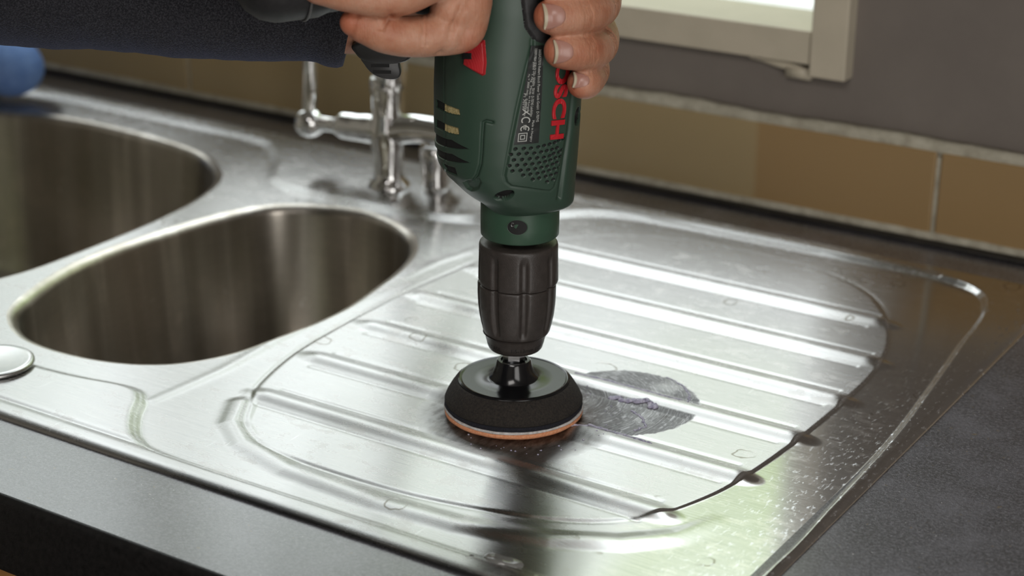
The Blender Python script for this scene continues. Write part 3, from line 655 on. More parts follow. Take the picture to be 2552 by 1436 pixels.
# resample each ring to even spacing so no row is starved of vertices
for i in range(len(zs)):
    uu, vv = U[i], Vv[i]; d_ = np.sqrt((np.roll(uu, -1) - uu) ** 2 + (np.roll(vv, -1) - vv) ** 2); s_ = np.concatenate([[0], np.cumsum(d_)]); t_ = np.linspace(0, s_[-1], NT, endpoint=False)
    U[i] = np.interp(t_, s_, np.append(uu, uu[0])); Vv[i] = np.interp(t_, s_, np.append(vv, vv[0]))
nu = -(np.roll(Vv, -1, 1) - np.roll(Vv, 1, 1)); nv = (np.roll(U, -1, 1) - np.roll(U, 1, 1)); l_ = np.sqrt(nu ** 2 + nv ** 2); nu, nv = nu / l_, nv / l_
sg = np.sign((U * nu + Vv * nv).sum()); nu, nv = nu * sg, nv * sg
front = (Vv > -6) & (ZZ < 216)
PANEL = [(7.9, 240), (7.8, 212.1), (4.3, 197.3), (0.8, 180.9), (-2.1, 165.6), (-3.9, 154.7), (-5.1, 147.6), (-4.2, 144.3), (-1.9, 142.3), (5.7, 140.5), (13.3, 138.3), (17.2, 137.4), (18.8, 138.7), (20.9, 145.2), (22.6, 154.4), (24.4, 164.3), (25.6, 174.0), (26.3, 181.5), (27.0, 193.8), (27.4, 209.2), (27.4, 240)]
HOLES = [(-0.4, 161.4), (3.7, 161.3), (7.2, 161.1), (10.8, 161.3), (13.7, 161.7), (16.4, 162.0), (18.9, 162.4), (20.9, 163.1), (23.2, 163.5), (-2.6, 158.6), (1.3, 158.6), (5.2, 158.6), (8.9, 158.3), (12.3, 158.5), (15.1, 158.8), (17.7, 159.0), (20.1, 159.4), (22.8, 157.9), (-1.1, 155.7), (2.9, 155.6), (6.7, 155.6), (10.4, 155.6), (13.7, 155.5), (16.6, 155.9), (18.5, 156.7), (21.3, 157.0), (-3.3, 152.8), (0.5, 152.8), (4.5, 152.8), (8.0, 152.7), (11.4, 152.9), (14.4, 153.1), (16.9, 153.5), (19.5, 154.2), (21.9, 154.5), (-1.8, 150.0), (2.2, 150.0), (6.0, 149.9), (9.5, 150.0), (12.5, 150.3), (15.4, 150.5), (18.1, 151.1), (20.2, 151.7), (3.5, 147.3), (7.1, 147.4), (10.6, 147.4), (13.6, 147.7), (16.4, 148.1), (19.0, 148.5), (21.3, 148.9), (8.3, 144.6), (11.5, 144.8), (14.7, 145.2), (17.4, 145.5), (19.9, 145.9), (15.5, 142.3), (18.5, 142.9)]
SL1 = [(-40.6, 179.2), (-37.6, 180.0), (-28.4, 179.8), (-27.9, 176.8), (-31.1, 176.2), (-37.1, 175.4), (-40.5, 174.9)]
SL2 = [(-40.9, 168.6), (-37.8, 169.6), (-28.8, 170.2), (-28.4, 166.7), (-31.1, 166.0), (-37.2, 165.2), (-40.8, 164.2)]
WG1 = [(-42.6, 160.2), (-32.3, 162.8), (-23.0, 160.3), (-32.4, 158.2), (-42.4, 155.0)]
WG2 = [(-42.3, 152.4), (-32.4, 155.4), (-22.5, 153.2), (-32.4, 150.8), (-42.0, 147.6)]
QD = [(-37.4, 147.1), (-30.7, 148.4), (-29.3, 144.1), (-35.2, 142.8)]
GRV = [(-11.8, 175.1), (-14.8, 175.7), (-16.2, 174.9), (-16.7, 167.2), (-17.0, 159.3), (-17.6, 152.9), (-19.3, 147.0), (-21.6, 143.6), (-24.7, 141.8)]
SCP = [(-26.7, 140.9), (-22.4, 142.9), (-18.5, 146.3), (-17.0, 143.0), (-18.6, 138.9), (-22.5, 136.0), (-24.8, 136.7)]
Uf, Zf = U[front], ZZ[front]
D = np.zeros(U.shape); df = np.zeros(Uf.shape)
sp_ = sdf_poly(Uf, Zf, np.array(PANEL)); df += .85 * sstep(.5, -.6, sp_) - .25 * np.exp(-((sp_ - .9) / .6) ** 2)
df -= 1.7 * np.exp(-(dist_line(Uf, Zf, [(28.6, 215), (28.3, 182.8), (27.0, 166.9), (24.8, 151.6), (22.9, 135.7), (22.3, 131.1)]) / 1.1) ** 2)
dg_ = dist_line(Uf, Zf, GRV); df -= 1.5 * np.exp(-(dg_ / .7) ** 2)
df -= 1.6 * sstep(.4, -1.2, sdf_poly(Uf, Zf, np.array(SCP)))
df -= .5 * np.exp(-((Uf + 35.8) / .30) ** 2) * (Zf < 206)            # mould seam
df += .35 * (1 / (1 + np.exp((Uf + 33.5) * 2.2))) * sstep(205, 200, Zf)
deepm = np.zeros(Uf.shape, int)
for P_, dep, mi in ((SL1, 1.1, 2), (SL2, 1.1, 2), (WG1, .8, 1), (WG2, .8, 1), (QD, 1.0, 1)):
    s_ = sdf_poly(Uf, Zf, np.array(P_)); df -= dep * sstep(.15, -.40, s_); deepm[(s_ < -.15)] = mi
for hx_, hz_ in HOLES:
    d_ = np.hypot(Uf - hx_, Zf - hz_); df -= 1.2 * sstep(.95, .72, d_); deepm[d_ < .84] = 1
# screw recesses on the dome, right flank and lettering end
for (hu, hz_, ru, rz_, ro_) in ((-5.7, 136.0, 5.6, 2.9, .38), (31.2, 171.9, 1.7, 5.2, -.05)):
    du, dz = Uf - hu, Zf - hz_; a_ = du * math.cos(ro_) + dz * math.sin(ro_); c_ = -du * math.sin(ro_) + dz * math.cos(ro_)
    e_ = np.sqrt((a_ / ru) ** 2 + (c_ / rz_) ** 2); df -= 3.0 * sstep(1.0, .85, e_); deepm[e_ < .93] = 1
D[front] = df; MI = np.zeros(U.shape, int); MI[front] = deepm
blk = (MI == 2) & (U < -36.6); MI[blk] = 1
vz = np.gradient(S_, zs); nzc = -np.clip(vz, -3, 3)[:, None] * np.ones(NT); ln = np.sqrt(1 + nzc ** 2)
U2, V2, Z2 = U + nu * D / ln, Vv + nv * D / ln, ZZ + nzc * D / ln
PV = np.stack([U2, V2, Z2], -1).reshape(-1, 3)
me = grid_mesh('housing', PV, len(zs), NT, None, wrap=True)
I_, J_ = np.meshgrid(np.arange(len(zs) - 1), np.arange(NT), indexing='ij')
me.polygons.foreach_set('material_index', MI[:-1].ravel().astype(np.int32))
cen = sum((p.normal.dot(Vector((p.center.x, p.center.y, 0))) for p in list(me.polygons)[::997]))
if cen < 0: me.flip_normals()
smooth_me = grid_mesh('probe', np.stack([U, Vv, ZZ], -1).reshape(-1, 3)[::1], len(zs), NT, None, wrap=True)
bvh = BVHTree.FromPolygons([tuple(v.co) for v in me.vertices], [tuple(p.vertices) for p in me.polygons])
body = link('housing', me, [GREEN, DARKP, SLOTM], drill); place(body); body.location = (0, 0, -.1)
b = MB(); b.lathe([(1, 274.5), (10, 275.6), (20, 276)], (-3, 0, 0), 40); 
def cap_ring(i):
    return [(float(U[i, k]), float(Vv[i, k]), float(zs[i])) for k in range(0, NT, 8)]
b = MB(); r_ = cap_ring(len(zs) - 1); b.add(r_ + [(x * .5, y * .5, 279) for x, y, z in r_], [(k, (k + 1) % 90, 90 + (k + 1) % 90, 90 + k) for k in range(90)] + [tuple(range(90, 180))]); dpart(b, 'motor_cap', GREEN)
b = MB(); r_ = cap_ring(0); b.add(r_, [tuple(range(90))]); dpart(b, 'gearbox_face', GREEN)

def drape(u, z, off):
    h, n_, _, _ = bvh.ray_cast(Vector((u, 90, z)), Vector((0, -1, 0)))
    if h is None: return Vector((u, 0, z))
    n_ = Vector((n_.x, n_.y, 0)); n_.normalize()
    if n_.y < 0: n_ = -n_
    return h + n_ * off
def surf_z(u, z, off):                                              # smooth surface without engraved detail
    i = int(np.clip(np.searchsorted(zs, z), 0, len(zs) - 1)); f = Vv[i] > -8; j = np.argmin(np.abs(U[i][f] - u)); return Vector((u, Vv[i][f][j], z)) + Vector((nu[i][f][j], nv[i][f][j], 0)) * off
def text_mesh(body_, size, offset=0.0, extr=0.0, space=1.0, res=6):
    c = bpy.data.curves.new('txt', 'FONT'); c.body = body_; c.size = size; c.offset = offset; c.extrude = extr; c.space_character = space; c.resolution_u = res
    c.align_x = 'LEFT'; c.align_y = 'CENTER'
    o = bpy.data.objects.new('txt', c); COL.objects.link(o); bpy.context.view_layer.update()
    me = bpy.data.meshes.new_from_object(o.evaluated_get(bpy.context.evaluated_depsgraph_get())); bpy.data.objects.remove(o); return me
def flat_tess(me, n=1):
    import bmesh
    bm = bmesh.new(); bm.from_mesh(me); bmesh.ops.triangulate(bm, faces=bm.faces)
    bmesh.ops.subdivide_edges(bm, edges=[e for e in bm.edges if e.calc_length() > .8], cuts=1) if n else None
    bmesh.ops.triangulate(bm, faces=bm.faces); me2 = bpy.data.meshes.new('t'); bm.to_mesh(me2); bm.free(); return me2
def put_text(body_, start, direction, size, off, mat, name, width=None, height=None, offset=0, extr=0, parent=drill, raised=.85, sub=True):
    """text running from start along direction (u,z) with its tops towards +u"""
    me = text_mesh(body_, size, offset, extr); 
    if sub: me = flat_tess(me)
    co = np.array([v.co[:] for v in me.vertices]); 
    sxx = (width / (co[:, 0].max() - co[:, 0].min())) if width else 1; syy = (height / (co[:, 1].max() - co[:, 1].min())) if height else 1
    co[:, 0] = (co[:, 0] - co[:, 0].min()) * sxx; co[:, 1] = (co[:, 1] - (co[:, 1].max() + co[:, 1].min()) / 2) * syy
    d = np.array(direction, float); d /= np.linalg.norm(d); upv = np.array([-d[1], d[0]])
    if upv[0] < 0: upv = -upv
    for v, (x, y, z) in zip(me.vertices, co):
        u_, z_ = np.array(start) + d * x + upv * y
        v.co = surf_z(u_, z_, raised + off + z)
    o = link(name, me, mat, parent, smooth=False); place(o); o.location = (0, 0, -.1) if parent is drill else (0, 0, 0); return o
put_text('BOSCH', (22.9, 212.2), (-3.4, -48), 10, .35, REDL, 'raised_lettering', width=48, height=6.6, offset=.35, extr=.4, raised=.85)
# rating label: dark plate, white print
Pl = [(6.4, 213), (12.4, 213), (12.2, 189), (10.9, 163.5), (-1.3, 163.8), (1.7, 180.8), (4.8, 200)]
b = MB(); NU, NZ = 14, 60; vs = []
for i in range(NZ):
    z_ = 163.6 + (213 - 163.6) * i / (NZ - 1); l = np.interp(z_, [163.6, 180.8, 200, 213], [-1.3, 1.7, 4.8, 6.6]) ; r = np.interp(z_, [163.6, 189, 213], [10.9, 12.2, 12.8])
    for j in range(NU): vs.append(surf_z(l + (r - l) * j / (NU - 1), z_, .85 + .12))
b.add(vs, [(i * NU + j, i * NU + j + 1, (i + 1) * NU + j + 1, (i + 1) * NU + j) for i in range(NZ - 1) for j in range(NU - 1)]); dpart(b, 'rating_plate', LABELM)
for txt, st, di, wd, sz in (('3603A27070 Robert Bosch Power Tools GmbH  D-70745', (11.0, 211.0), (-.9, -36), 36.5, 1.25), ('1000919864 SDB DI 230V 50/60Hz  701W  D-70745 Leinfelden', (9.0, 211.5), (-1.9, -33), 34, 1.3),
                            ('2011   1.1kg   Made in Hungary', (7.9, 205), (-4.2, -40), 26, 1.2), ('n\u2080 = 3000 /min   0-48000/min', (5.9, 199), (-2.0, -19), 21, 1.2), ('P1 701W', (3.9, 189.5), (-.9, -9), 8.5, 1.2), ('Made in Hungary', (8.0, 175.5), (-.9, -10), 11.0, 1.4)):
    put_text(txt, st, di, 2.0, .06, WHITEL, 'label_print', width=wd, height=sz, raised=.97, sub=False)
put_text('C', (4.5, 177.6), (-.3, -5), 5, .06, WHITEL, 'label_print', width=3.0, height=4.4, raised=.97)
put_text('\u20ac', (4.1, 173.6), (-.3, -5), 5, .06, WHITEL, 'label_print', width=3.2, height=4.4, raised=.97)
put_text('X', (4.7, 181.6), (-.3, -5), 5, .06, WHITEL, 'label_print', width=3.2, height=3.6, raised=.97)
b = MB()
def sqring(cu, cz, s1, s2):
    o4 = [(-1, -1), (1, -1), (1, 1), (-1, 1)]; vs = [surf_z(cu + s1 * a + .09 * s1 * c_, cz + s1 * c_, 1.05) for a, c_ in o4] + [surf_z(cu + s2 * a + .09 * s2 * c_, cz + s2 * c_, 1.05) for a, c_ in o4]
    b.add(vs, [(k, (k + 1) % 4, 4 + (k + 1) % 4, 4 + k) for k in range(4)])
sqring(2.9, 167.3, 2.2, 1.85); sqring(2.9, 167.3, 1.15, .8); dpart(b, 'class_two_mark', WHITEL, smooth=False)
# red selector slide with dark ribs
RED_ = [(-24.6, 216), (-15.4, 216), (-14.6, 205.2), (-15.2, 199.2), (-16.6, 198.4), (-26.1, 202.8), (-25.6, 207)]
def plate(name, poly, h0, h1, mat, n=26, inset=.6, raised=0):
    P = np.array(poly); lo, hi = P.min(0), P.max(0); xs_ = np.linspace(lo[0] - .3, hi[0] + .3, n * 2); zz_ = np.linspace(lo[1] - .3, hi[1] + .3, n * 2)
    Xg, Zg = np.meshgrid(xs_, zz_, indexing='ij'); s = sdf_poly(Xg, Zg, P); hgt = h0 + (h1 - h0) * sstep(0, -inset, s)
    Vg = np.array([surf_z(x, z, raised + h)[:] for x, z, h in zip(Xg.ravel(), Zg.ravel(), hgt.ravel())])
    cell = max(xs_[1] - xs_[0], zz_[1] - zz_[0]) * 1.5
    e_ = .02; gx1 = (sdf_poly(Xg + e_, Zg, P) - s) / e_; gz1 = (sdf_poly(Xg, Zg + e_, P) - s) / e_; sn = (s > 0) & (s < cell)
    Xg = np.where(sn, Xg - s * gx1, Xg); Zg = np.where(sn, Zg - s * gz1, Zg)
    Vg = np.array([surf_z(x, z, raised + h)[:] for x, z, h in zip(Xg.ravel(), Zg.ravel(), hgt.ravel())])
    mk = (s < cell); keepf = mk[:-1, :-1] & mk[1:, :-1] & mk[:-1, 1:] & mk[1:, 1:]
    me = grid_mesh(name, Vg, len(xs_), len(zz_), keepf)
    o = link(name, me, mat, drill); place(o); o.location = (0, 0, -.1); return o
plate('red_selector_slide', RED_, .1, 2.0, REDP, inset=1.2)['label'] = 'red selector slide'
plate('slide_grip', [(-25.6, 209.2), (-21.0, 209.8), (-20.8, 206.4), (-25.7, 205.6)], 1.4, 2.25, DARKP, 12, .3)
plate('slide_grip', [(-25.9, 214.2), (-21.4, 214.8), (-21.1, 211.0), (-25.8, 210.4)], 1.4, 2.25, DARKP, 12, .3)
# dark rubber inlay at the top right of the side
plate('rubber_inlay', [(1.0, 240), (3.5, 222), (8.5, 214.5), (14, 212.0), (23, 213.5), (31, 216), (33, 240)], .1, 1.6, RUBBER, 22, 1.6)
# collar recess with its screw
nb = BVHTree.FromPolygons([tuple((CX + .3 + 20.7 * math.cos(a), 20.7 * math.sin(a), z)) for z in (104, 122) for a in np.linspace(0, 2 * math.pi, 128, endpoint=False)], [(k, (k + 1) % 128, 128 + (k + 1) % 128, 128 + k) for k in range(128)])
def scr_recess(u, z, rx, rz):
    b = MB(); vs, fs = drape_disc(nb, u, z, rx, rz, 0, .05); b.add(vs, fs); dpart(b, 'screw_recess', DARKP)
    b = MB(); K = 36; vs = []
    for rr, h in ((1.05, .02), (1.03, .18), (.99, .2), (.96, .05)):
        for k in range(K):
            a = 2 * math.pi * k / K; uu, zz_ = u + rx * rr * math.cos(a), z + rz * rr * math.sin(a); h_, n_, _, _ = nb.ray_cast(Vector((uu, 90, zz_)), Vector((0, -1, 0)))
            vs.append((h_ + n_ * h * (1 if n_.y > 0 else -1)) if h_ else Vector((uu, 0, zz_)))
    b.add(vs, [(r * K + k, r * K + (k + 1) % K, (r + 1) * K + (k + 1) % K, (r + 1) * K + k) for r in range(3) for k in range(K)]); dpart(b, 'recess_rim', GREEN2)
scr_recess(1.1, 114.7, 5.3, 4.1)
b = MB(); b.lathe([(1.3, 0), (1.3, .4), (.8, .4), (.6, .2), (.1, .2)], (-1.4, 20.1, 116.0), 20, axis=(0, 1, 0)); dpart(b, 'screw', pmat('dark_screw', g(.10), .3, 1.0))
# relief letters round the chuck nose
def ring_text(txt, z, r, a0, da, size, cx):
    me = text_mesh(txt, size, .0, .0); co = np.array([v.co[:] for v in me.vertices]); co[:, 0] -= co[:, 0].min()
    for v, (x, y, _) in zip(me.vertices, co):
        a = a0 + da * x / r; rr = r + y * .24 + .1; v.co = (cx + rr * math.cos(a), rr * math.sin(a), z + y)
    o = link('relief_lettering', me, PRINTK, drill, smooth=False); place(o); o.location = (0, 0, -.1)
ring_text('RELEASE', 43.2, 15.35, math.radians(166), -1, 3.4, CX - 1.5)
ring_text('1.5-13mm 1/2"', 43.2, 15.35, math.radians(98), -1, 3.2, CX - 1.5)
# pistol handle pointing left and a little towards the viewer
Hd = np.array([-math.cos(PHI), math.sin(PHI), 0])
def hp(d, z, s=0): return np.array([-math.cos(PHI) * d + math.sin(PHI) * s, math.sin(PHI) * d + math.cos(PHI) * s, z])
b = MB(); b.tube([hp(20, 250), hp(45, 251), hp(75, 249), hp(105, 248), hp(122, 247.5)], [19, 18, 17.5, 19, 19.5], seg=40, flat=1.0, fdir=(0, 0, 1))
dpart(b, 'handle', RUBBER)
b = MB(); b.tube([hp(108, 247.6), hp(124, 247)], [20.3, 20.6], seg=48, dens=1); dpart(b, 'handle_end', RUBBER)
b = MB()
K = 64
for R_, r2 in ((20.9, .7),):
    vs = []
    for k in range(K):
        a = 2 * math.pi * k / K; c_ = hp(111.5, 247.5) + R_ * (math.cos(a) * np.array([0, 0, 1]) + math.sin(a) * np.array([math.sin(PHI), math.cos(PHI), 0])); n_ = (c_ - hp(111.5, 247.5)) / R_
        for j in range(8): t = 2 * math.pi * j / 8; vs.append(c_ + r2 * (math.cos(t) * n_ + math.sin(t) * Hd))
    b.add(vs, [(k * 8 + j, k * 8 + (j + 1) % 8, ((k + 1) % K) * 8 + (j + 1) % 8, ((k + 1) % K) * 8 + j) for k in range(K) for j in range(8)])
dpart(b, 'handle_rim', GREYR)
b = MB(); b.tube([hp(128, 247), hp(146, 246), hp(168, 252), hp(185, 275), hp(190, 330)], [5, 4.2, 3.4, 3.4, 3.4], seg=14); dpart(b, 'power_cable', RUBBER)
b = MB(); b.tube([hp(40, 232), hp(50, 230), hp(58, 234)], [5, 5.5, 4.5], seg=16); dpart(b, 'trigger', DARKP)

# ------------------------------------------------------------------ person: both hands and forearms, one continuous skin
person = None
b = MB()
def fing(p, r, fl=1.0): b.tube(p, r, seg=20, dens=6)
def wl(x, y, z): # world metres to tool mm
    p = np.array([x, y, 0]) * 1000; return (float(p @ HR), float(p @ NV), z * 1000)
# left hand (behind the drill): wrist, palm, fingers curled round the right flank
b.tube([(-215, -46, 226), (-150, -42, 219), (-105, -40, 214), (-75, -42, 213), (-50, -46, 215), (-25, -49, 220)], [25, 25, 24.5, 23.8, 25, 24], seg=28, flat=.92)
b.tube([(-40, -48, 216), (-10, -52, 218), (15, -50, 222)], [22, 21, 14], seg=24)
b.tube([(-40, -46, 228), (-5, -50, 236), (15, -48, 244)], [21, 20, 14], seg=24)
fing([(-5, -50, 256), (20, -47, 254), (38, -32, 250), (43, -8, 247), (41, 12, 246), (33, 30, 246), (18, 40, 247), (12, 42, 247)], [11, 11, 10.5, 10.3, 10.3, 10, 9.4, 8.8])
fing([(0, -52, 238), (23, -47, 236), (38.5, -30, 232), (42.5, -8, 229.5), (41.2, 10, 228), (37, 24, 228), (29, 35, 228.3), (19.5, 40.5, 228.8), (16.5, 41, 229)], [11, 11, 10.4, 10.0, 10.2, 9.7, 9.7, 9.4, 8.8])
fing([(0, -50, 220), (22, -47, 219), (37, -32, 213), (42, -10, 209.5), (41.2, 9, 208), (37.5, 24, 208.5), (31, 34.5, 210.5), (23.5, 39.5, 211.8), (21.5, 40.5, 212)], [10.5, 10.8, 10.2, 9.8, 9.9, 9.3, 9.5, 9.2, 8.7])
fing([(-3, -46, 206), (18, -44, 205), (32, -32, 199), (38, -12, 195), (38.6, 5, 193.6), (36.8, 18, 193.2), (34.5, 28, 193.4), (32.5, 32, 194)], [9.5, 9.5, 9.0, 8.7, 8.7, 8.2, 8.2, 7.9])
fing([(-50, -50, 232), (-25, -58, 250), (0, -50, 266), (15, -38, 272)], [15, 13, 11, 9.5])
# right hand (in front): closes on the handle
fing([(-77.5, 55, 228.2), (-73, 55, 226.8), (-62, 56, 223.4), (-52, 53, 221.4), (-42, 49, 221.0), (-33, 46, 222.5)], [6.6, 8.3, 9.6, 9.9, 10.3, 10.6])
fing([(-40, 47, 221.0), (-32, 45, 220.5), (-24.0, 43, 223.0), (-24, 42, 236), (-23.5, 40, 252), (-22, 38, 264)], [10.3, 9.8, 9.2, 12.3, 13.0, 14])
fing([(-30, 44, 232), (-24, 42, 224)], [12, 9.2])
fing([(-93, 60, 246.5), (-78, 62, 244.0), (-62, 61, 242.0), (-50, 58, 244.5), (-38, 52, 252), (-28, 46, 262)], [8.6, 9.4, 9.9, 10.4, 12, 14])
fing([(-108, 64, 262), (-85, 66, 262), (-62, 62, 264), (-42, 52, 270)], [8.8, 9.6, 10, 13])
b.tube([(-25, 40, 262), (-35, 38, 276), (-50, 38, 288)], [18, 20, 21], seg=24)
b.tube([(-30, 20, 275), (-45, 30, 288), (-62, 48, 300), (-85, 80, 320), wl(-.10, -.22, .35), wl(-.14, -.34, .40)], [15, 20, 24, 25, 27, 31], seg=28)
fing([(-35, 0, 268), (-55, 4, 262), (-75, 15, 256), (-88, 22, 255)], [12, 10.5, 9.5, 9])
# arms run on out of frame and meet at the shoulders
b.tube([(-215, -46, 226), (-262, -36, 240), wl(-.30, -.22, .30), wl(-.38, -.36, .50)], [24, 26, 32, 40], seg=28)
b.tube([wl(-.14, -.34, .40), wl(-.06, -.42, .52), wl(-.20, -.46, .58), wl(-.38, -.36, .50)], [32, 40, 42, 40], seg=28)
me = b.mesh('person'); 
me2 = applied(me, [('REMESH', dict(mode='VOXEL', voxel_size=.85, use_smooth_shade=True)), ('SMOOTH', dict(factor=.5, iterations=7))])
# creases and knuckle folds pressed into the fingers
co = np.empty(len(me2.vertices) * 3, np.float32); me2.vertices.foreach_get('co', co); co = co.reshape(-1, 3).astype(float)
no_ = np.empty(len(me2.vertices) * 3, np.float32); me2.vertices.foreach_get('normal', no_); no_ = no_.reshape(-1, 3)
_pb = BVHTree.FromPolygons([tuple(c_) for c_ in co], [tuple(p.vertices) for p in me2.polygons]); _h = _pb.ray_cast(Vector((22, 120, 212)), Vector((0, -1, 0)))
NSIGN = 1.0 if _h[1].y > 0 else -1.0
_i = int(np.argmin(np.linalg.norm(co - np.array(_h[0]), axis=1))); VSIGN = 1.0 if no_[_i][1] > 0 else -1.0
no_ = no_ * VSIGN
disp = np.zeros(len(co))
def crease(c, d, rad, depth, width, k=1, gap=1.6, reach=13, side=None):
    d = np.array(d, float); d /= np.linalg.norm(d); r = co - np.array(c, float); a = r @ d; per = np.linalg.norm(r - a[:, None] * d, axis=1)
    m = (per < reach); wob = .5 * np.sin(co[:, 2] * .9 + c[2]) 
    for i in range(k):
        o = (i - (k - 1) / 2) * gap; disp[m] -= 1.9 * depth * np.exp(-((a[m] - o + wob[m] * .6) / width) ** 2)
# finger joints near the right silhouette, nail-end joints
for (c, r0) in (((40.5, 14, 228), 10), ((40.5, 13, 208), 10), ((38, 10, 193.5), 8.5)):
    crease(c, (-.35, .93, 0), r0, .50, .45, 5, 1.9, 14)
for (c, r0) in (((28.5, 35.5, 228.3), 10), ((31.5, 34, 210.3), 10)):
    crease(c, (-.75, .65, 0), r0, .28, .4, 4, 1.5, 12)
crease((-60, 60, 232), (-.8, 0, .55), 9, .9, .9, 1, 1, 8)
crease((-44, 55, 226), (-1, .2, .1), 9, .35, .5, 2, 2.4, 9)
def groove(pts, depth, width):
    D_ = np.full(len(co), 1e9)
    for p0, p1 in zip(pts[:-1], pts[1:]):
        p0, p1 = np.array(p0, float), np.array(p1, float); d_ = p1 - p0; t_ = np.clip(((co - p0) @ d_) / (d_ @ d_), 0, 1); D_ = np.minimum(D_, np.linalg.norm(co - p0 - t_[:, None] * d_, axis=1))
    global disp
    disp = disp - depth * np.exp(-(D_ / width) ** 2)
groove([(-66, 64.5, 236), (-66.5, 65, 231), (-65, 65, 228)], 1.1, 1.3)
groove([(-23, 55, 244), (-27, 56, 234), (-32, 55, 223), (-37, 53, 214)], 2.2, 2.0)
groove([(-26, 56, 222), (-21, 54, 219), (-16, 50, 220)], .8, 1.6)
groove([(-50, 63, 228), (-44, 60, 227), (-38, 58, 228)], .5, 1.0)
co2 = co + no_ * disp[:, None]; me2.vertices.foreach_set('co', co2.astype(np.float32).ravel()); me2.update()
fa = me2.attributes.new('flush', 'FLOAT', 'POINT'); fv = np.zeros(len(co))
for c_, r_ in (((12, 42, 229), 9), ((17, 42, 212), 9), ((27.5, 34, 193), 8), ((-79, 56, 229), 9), ((-24, 46, 219), 7), ((8, 44, 247), 9), ((-97, 60, 246), 8)):
    fv = np.maximum(fv, np.exp(-(np.linalg.norm(co - np.array(c_), axis=1) / r_) ** 2))
fa.data.foreach_set('value', fv.astype(np.float32))
person = tagd(link('person', me2, SKIN), 'person in a navy knit sleeve holding the drill with both bare hands', 'person'); place(person)
# nails
def nail(c, tipd, nrm_, w_, l_):
    t = Vector(tipd).normalized(); n_ = Vector(nrm_).normalized(); n_ = n_ if n_.y > 0 else -n_; n_ = (n_ - t * n_.dot(t)).normalized(); s_ = t.cross(n_)
    NA, NB = 17, 19; vs = []; 
    for layer in (0, 1):
        for i in range(NA):
            a = -1 + 2 * i / (NA - 1)
            for j in range(NB):
                bb = j / (NB - 1)
                le = l_ * (1 - .0 * a * a); root = -.5 * l_ + .52 * l_ * (a * a) ** 1.5; y = root + (le * .5 - root) * bb
                wsc = w_ / 2 * (1 - .10 * (1 - bb) ** 2); x = a * wsc
                zz_ = -(x / w_) ** 2 * w_ * .62 - (y / l_) ** 2 * .35 * 1.0 + (.0 if layer == 0 else -.7)
                p_ = Vector(c) + s_ * x + t * y
                h_ = PB.ray_cast(p_ + n_ * 7, -n_, 16)[0]
                base_ = h_ if h_ is not None else p_ - n_ * 1.5
                dep_ = (base_ - p_).dot(n_); lim_ = -(x / w_) ** 2 * w_ * .9 - (max(y, 0) / l_) ** 2 * 1.2
                vs.append(p_ + n_ * (max(dep_, lim_) + (.38 if layer == 0 else -.7)))
    m = NA * NB; fs = []; mi = []
    for i in range(NA - 1):
        for j in range(NB - 1):
            q_ = [i * NB + j, (i + 1) * NB + j, (i + 1) * NB + j + 1, i * NB + j + 1]; fs.append(tuple(q_)); mi.append(1 if j >= NB - 4 else 0); fs.append(tuple(m + k for k in reversed(q_))); mi.append(0)
    bd = [i * NB for i in range(NA)] + [(NA - 1) * NB + j for j in range(1, NB)] + [i * NB + NB - 1 for i in range(NA - 2, -1, -1)] + [j for j in range(NB - 2, 0, -1)]
    for k in range(len(bd)): p_, q2 = bd[k], bd[(k + 1) % len(bd)]; fs.append((p_, m + p_, m + q2, q2)); mi.append(1)
    bb_ = MB(); bb_.add(vs, fs); bb_.m = mi; tool(bb_, 'fingernail', [NAIL, NAILE], person)
def nail_at(u, z, tipd, w_, l_, lift=.35):
    pb = PB; h, n_, _, _ = pb.ray_cast(Vector((u, 120, z)), Vector((-.0, -1, 0)))
    if h is None: return
    # average normal
    acc = Vector((0, 0, 0))
    for du in (-2.5, 0, 2.5):
        for dz in (-2.5, 0, 2.5):
            h2, n2, _, _ = pb.ray_cast(Vector((u + du, 120, z + dz)), Vector((0, -1, 0)))
            if h2: acc += n2
    acc = acc * NSIGN
    nail(h + acc.normalized() * (lift + .1), tipd, acc, w_, l_)
PB = BVHTree.FromPolygons([tuple(c_) for c_ in co2], [tuple(p.vertices) for p in me2.polygons])
nail_at(17.8, 231.2, (-.96, .28, .02), 12.5, 10.0)
nail_at(22.6, 213.6, (-.93, .36, .03), 11.5, 8.8)
nail_at(31.2, 197.2, (-.85, .45, .25), 7.8, 7.0)
nail_at(-100, 262.5, (-1, .0, .0), 11, 9.5)

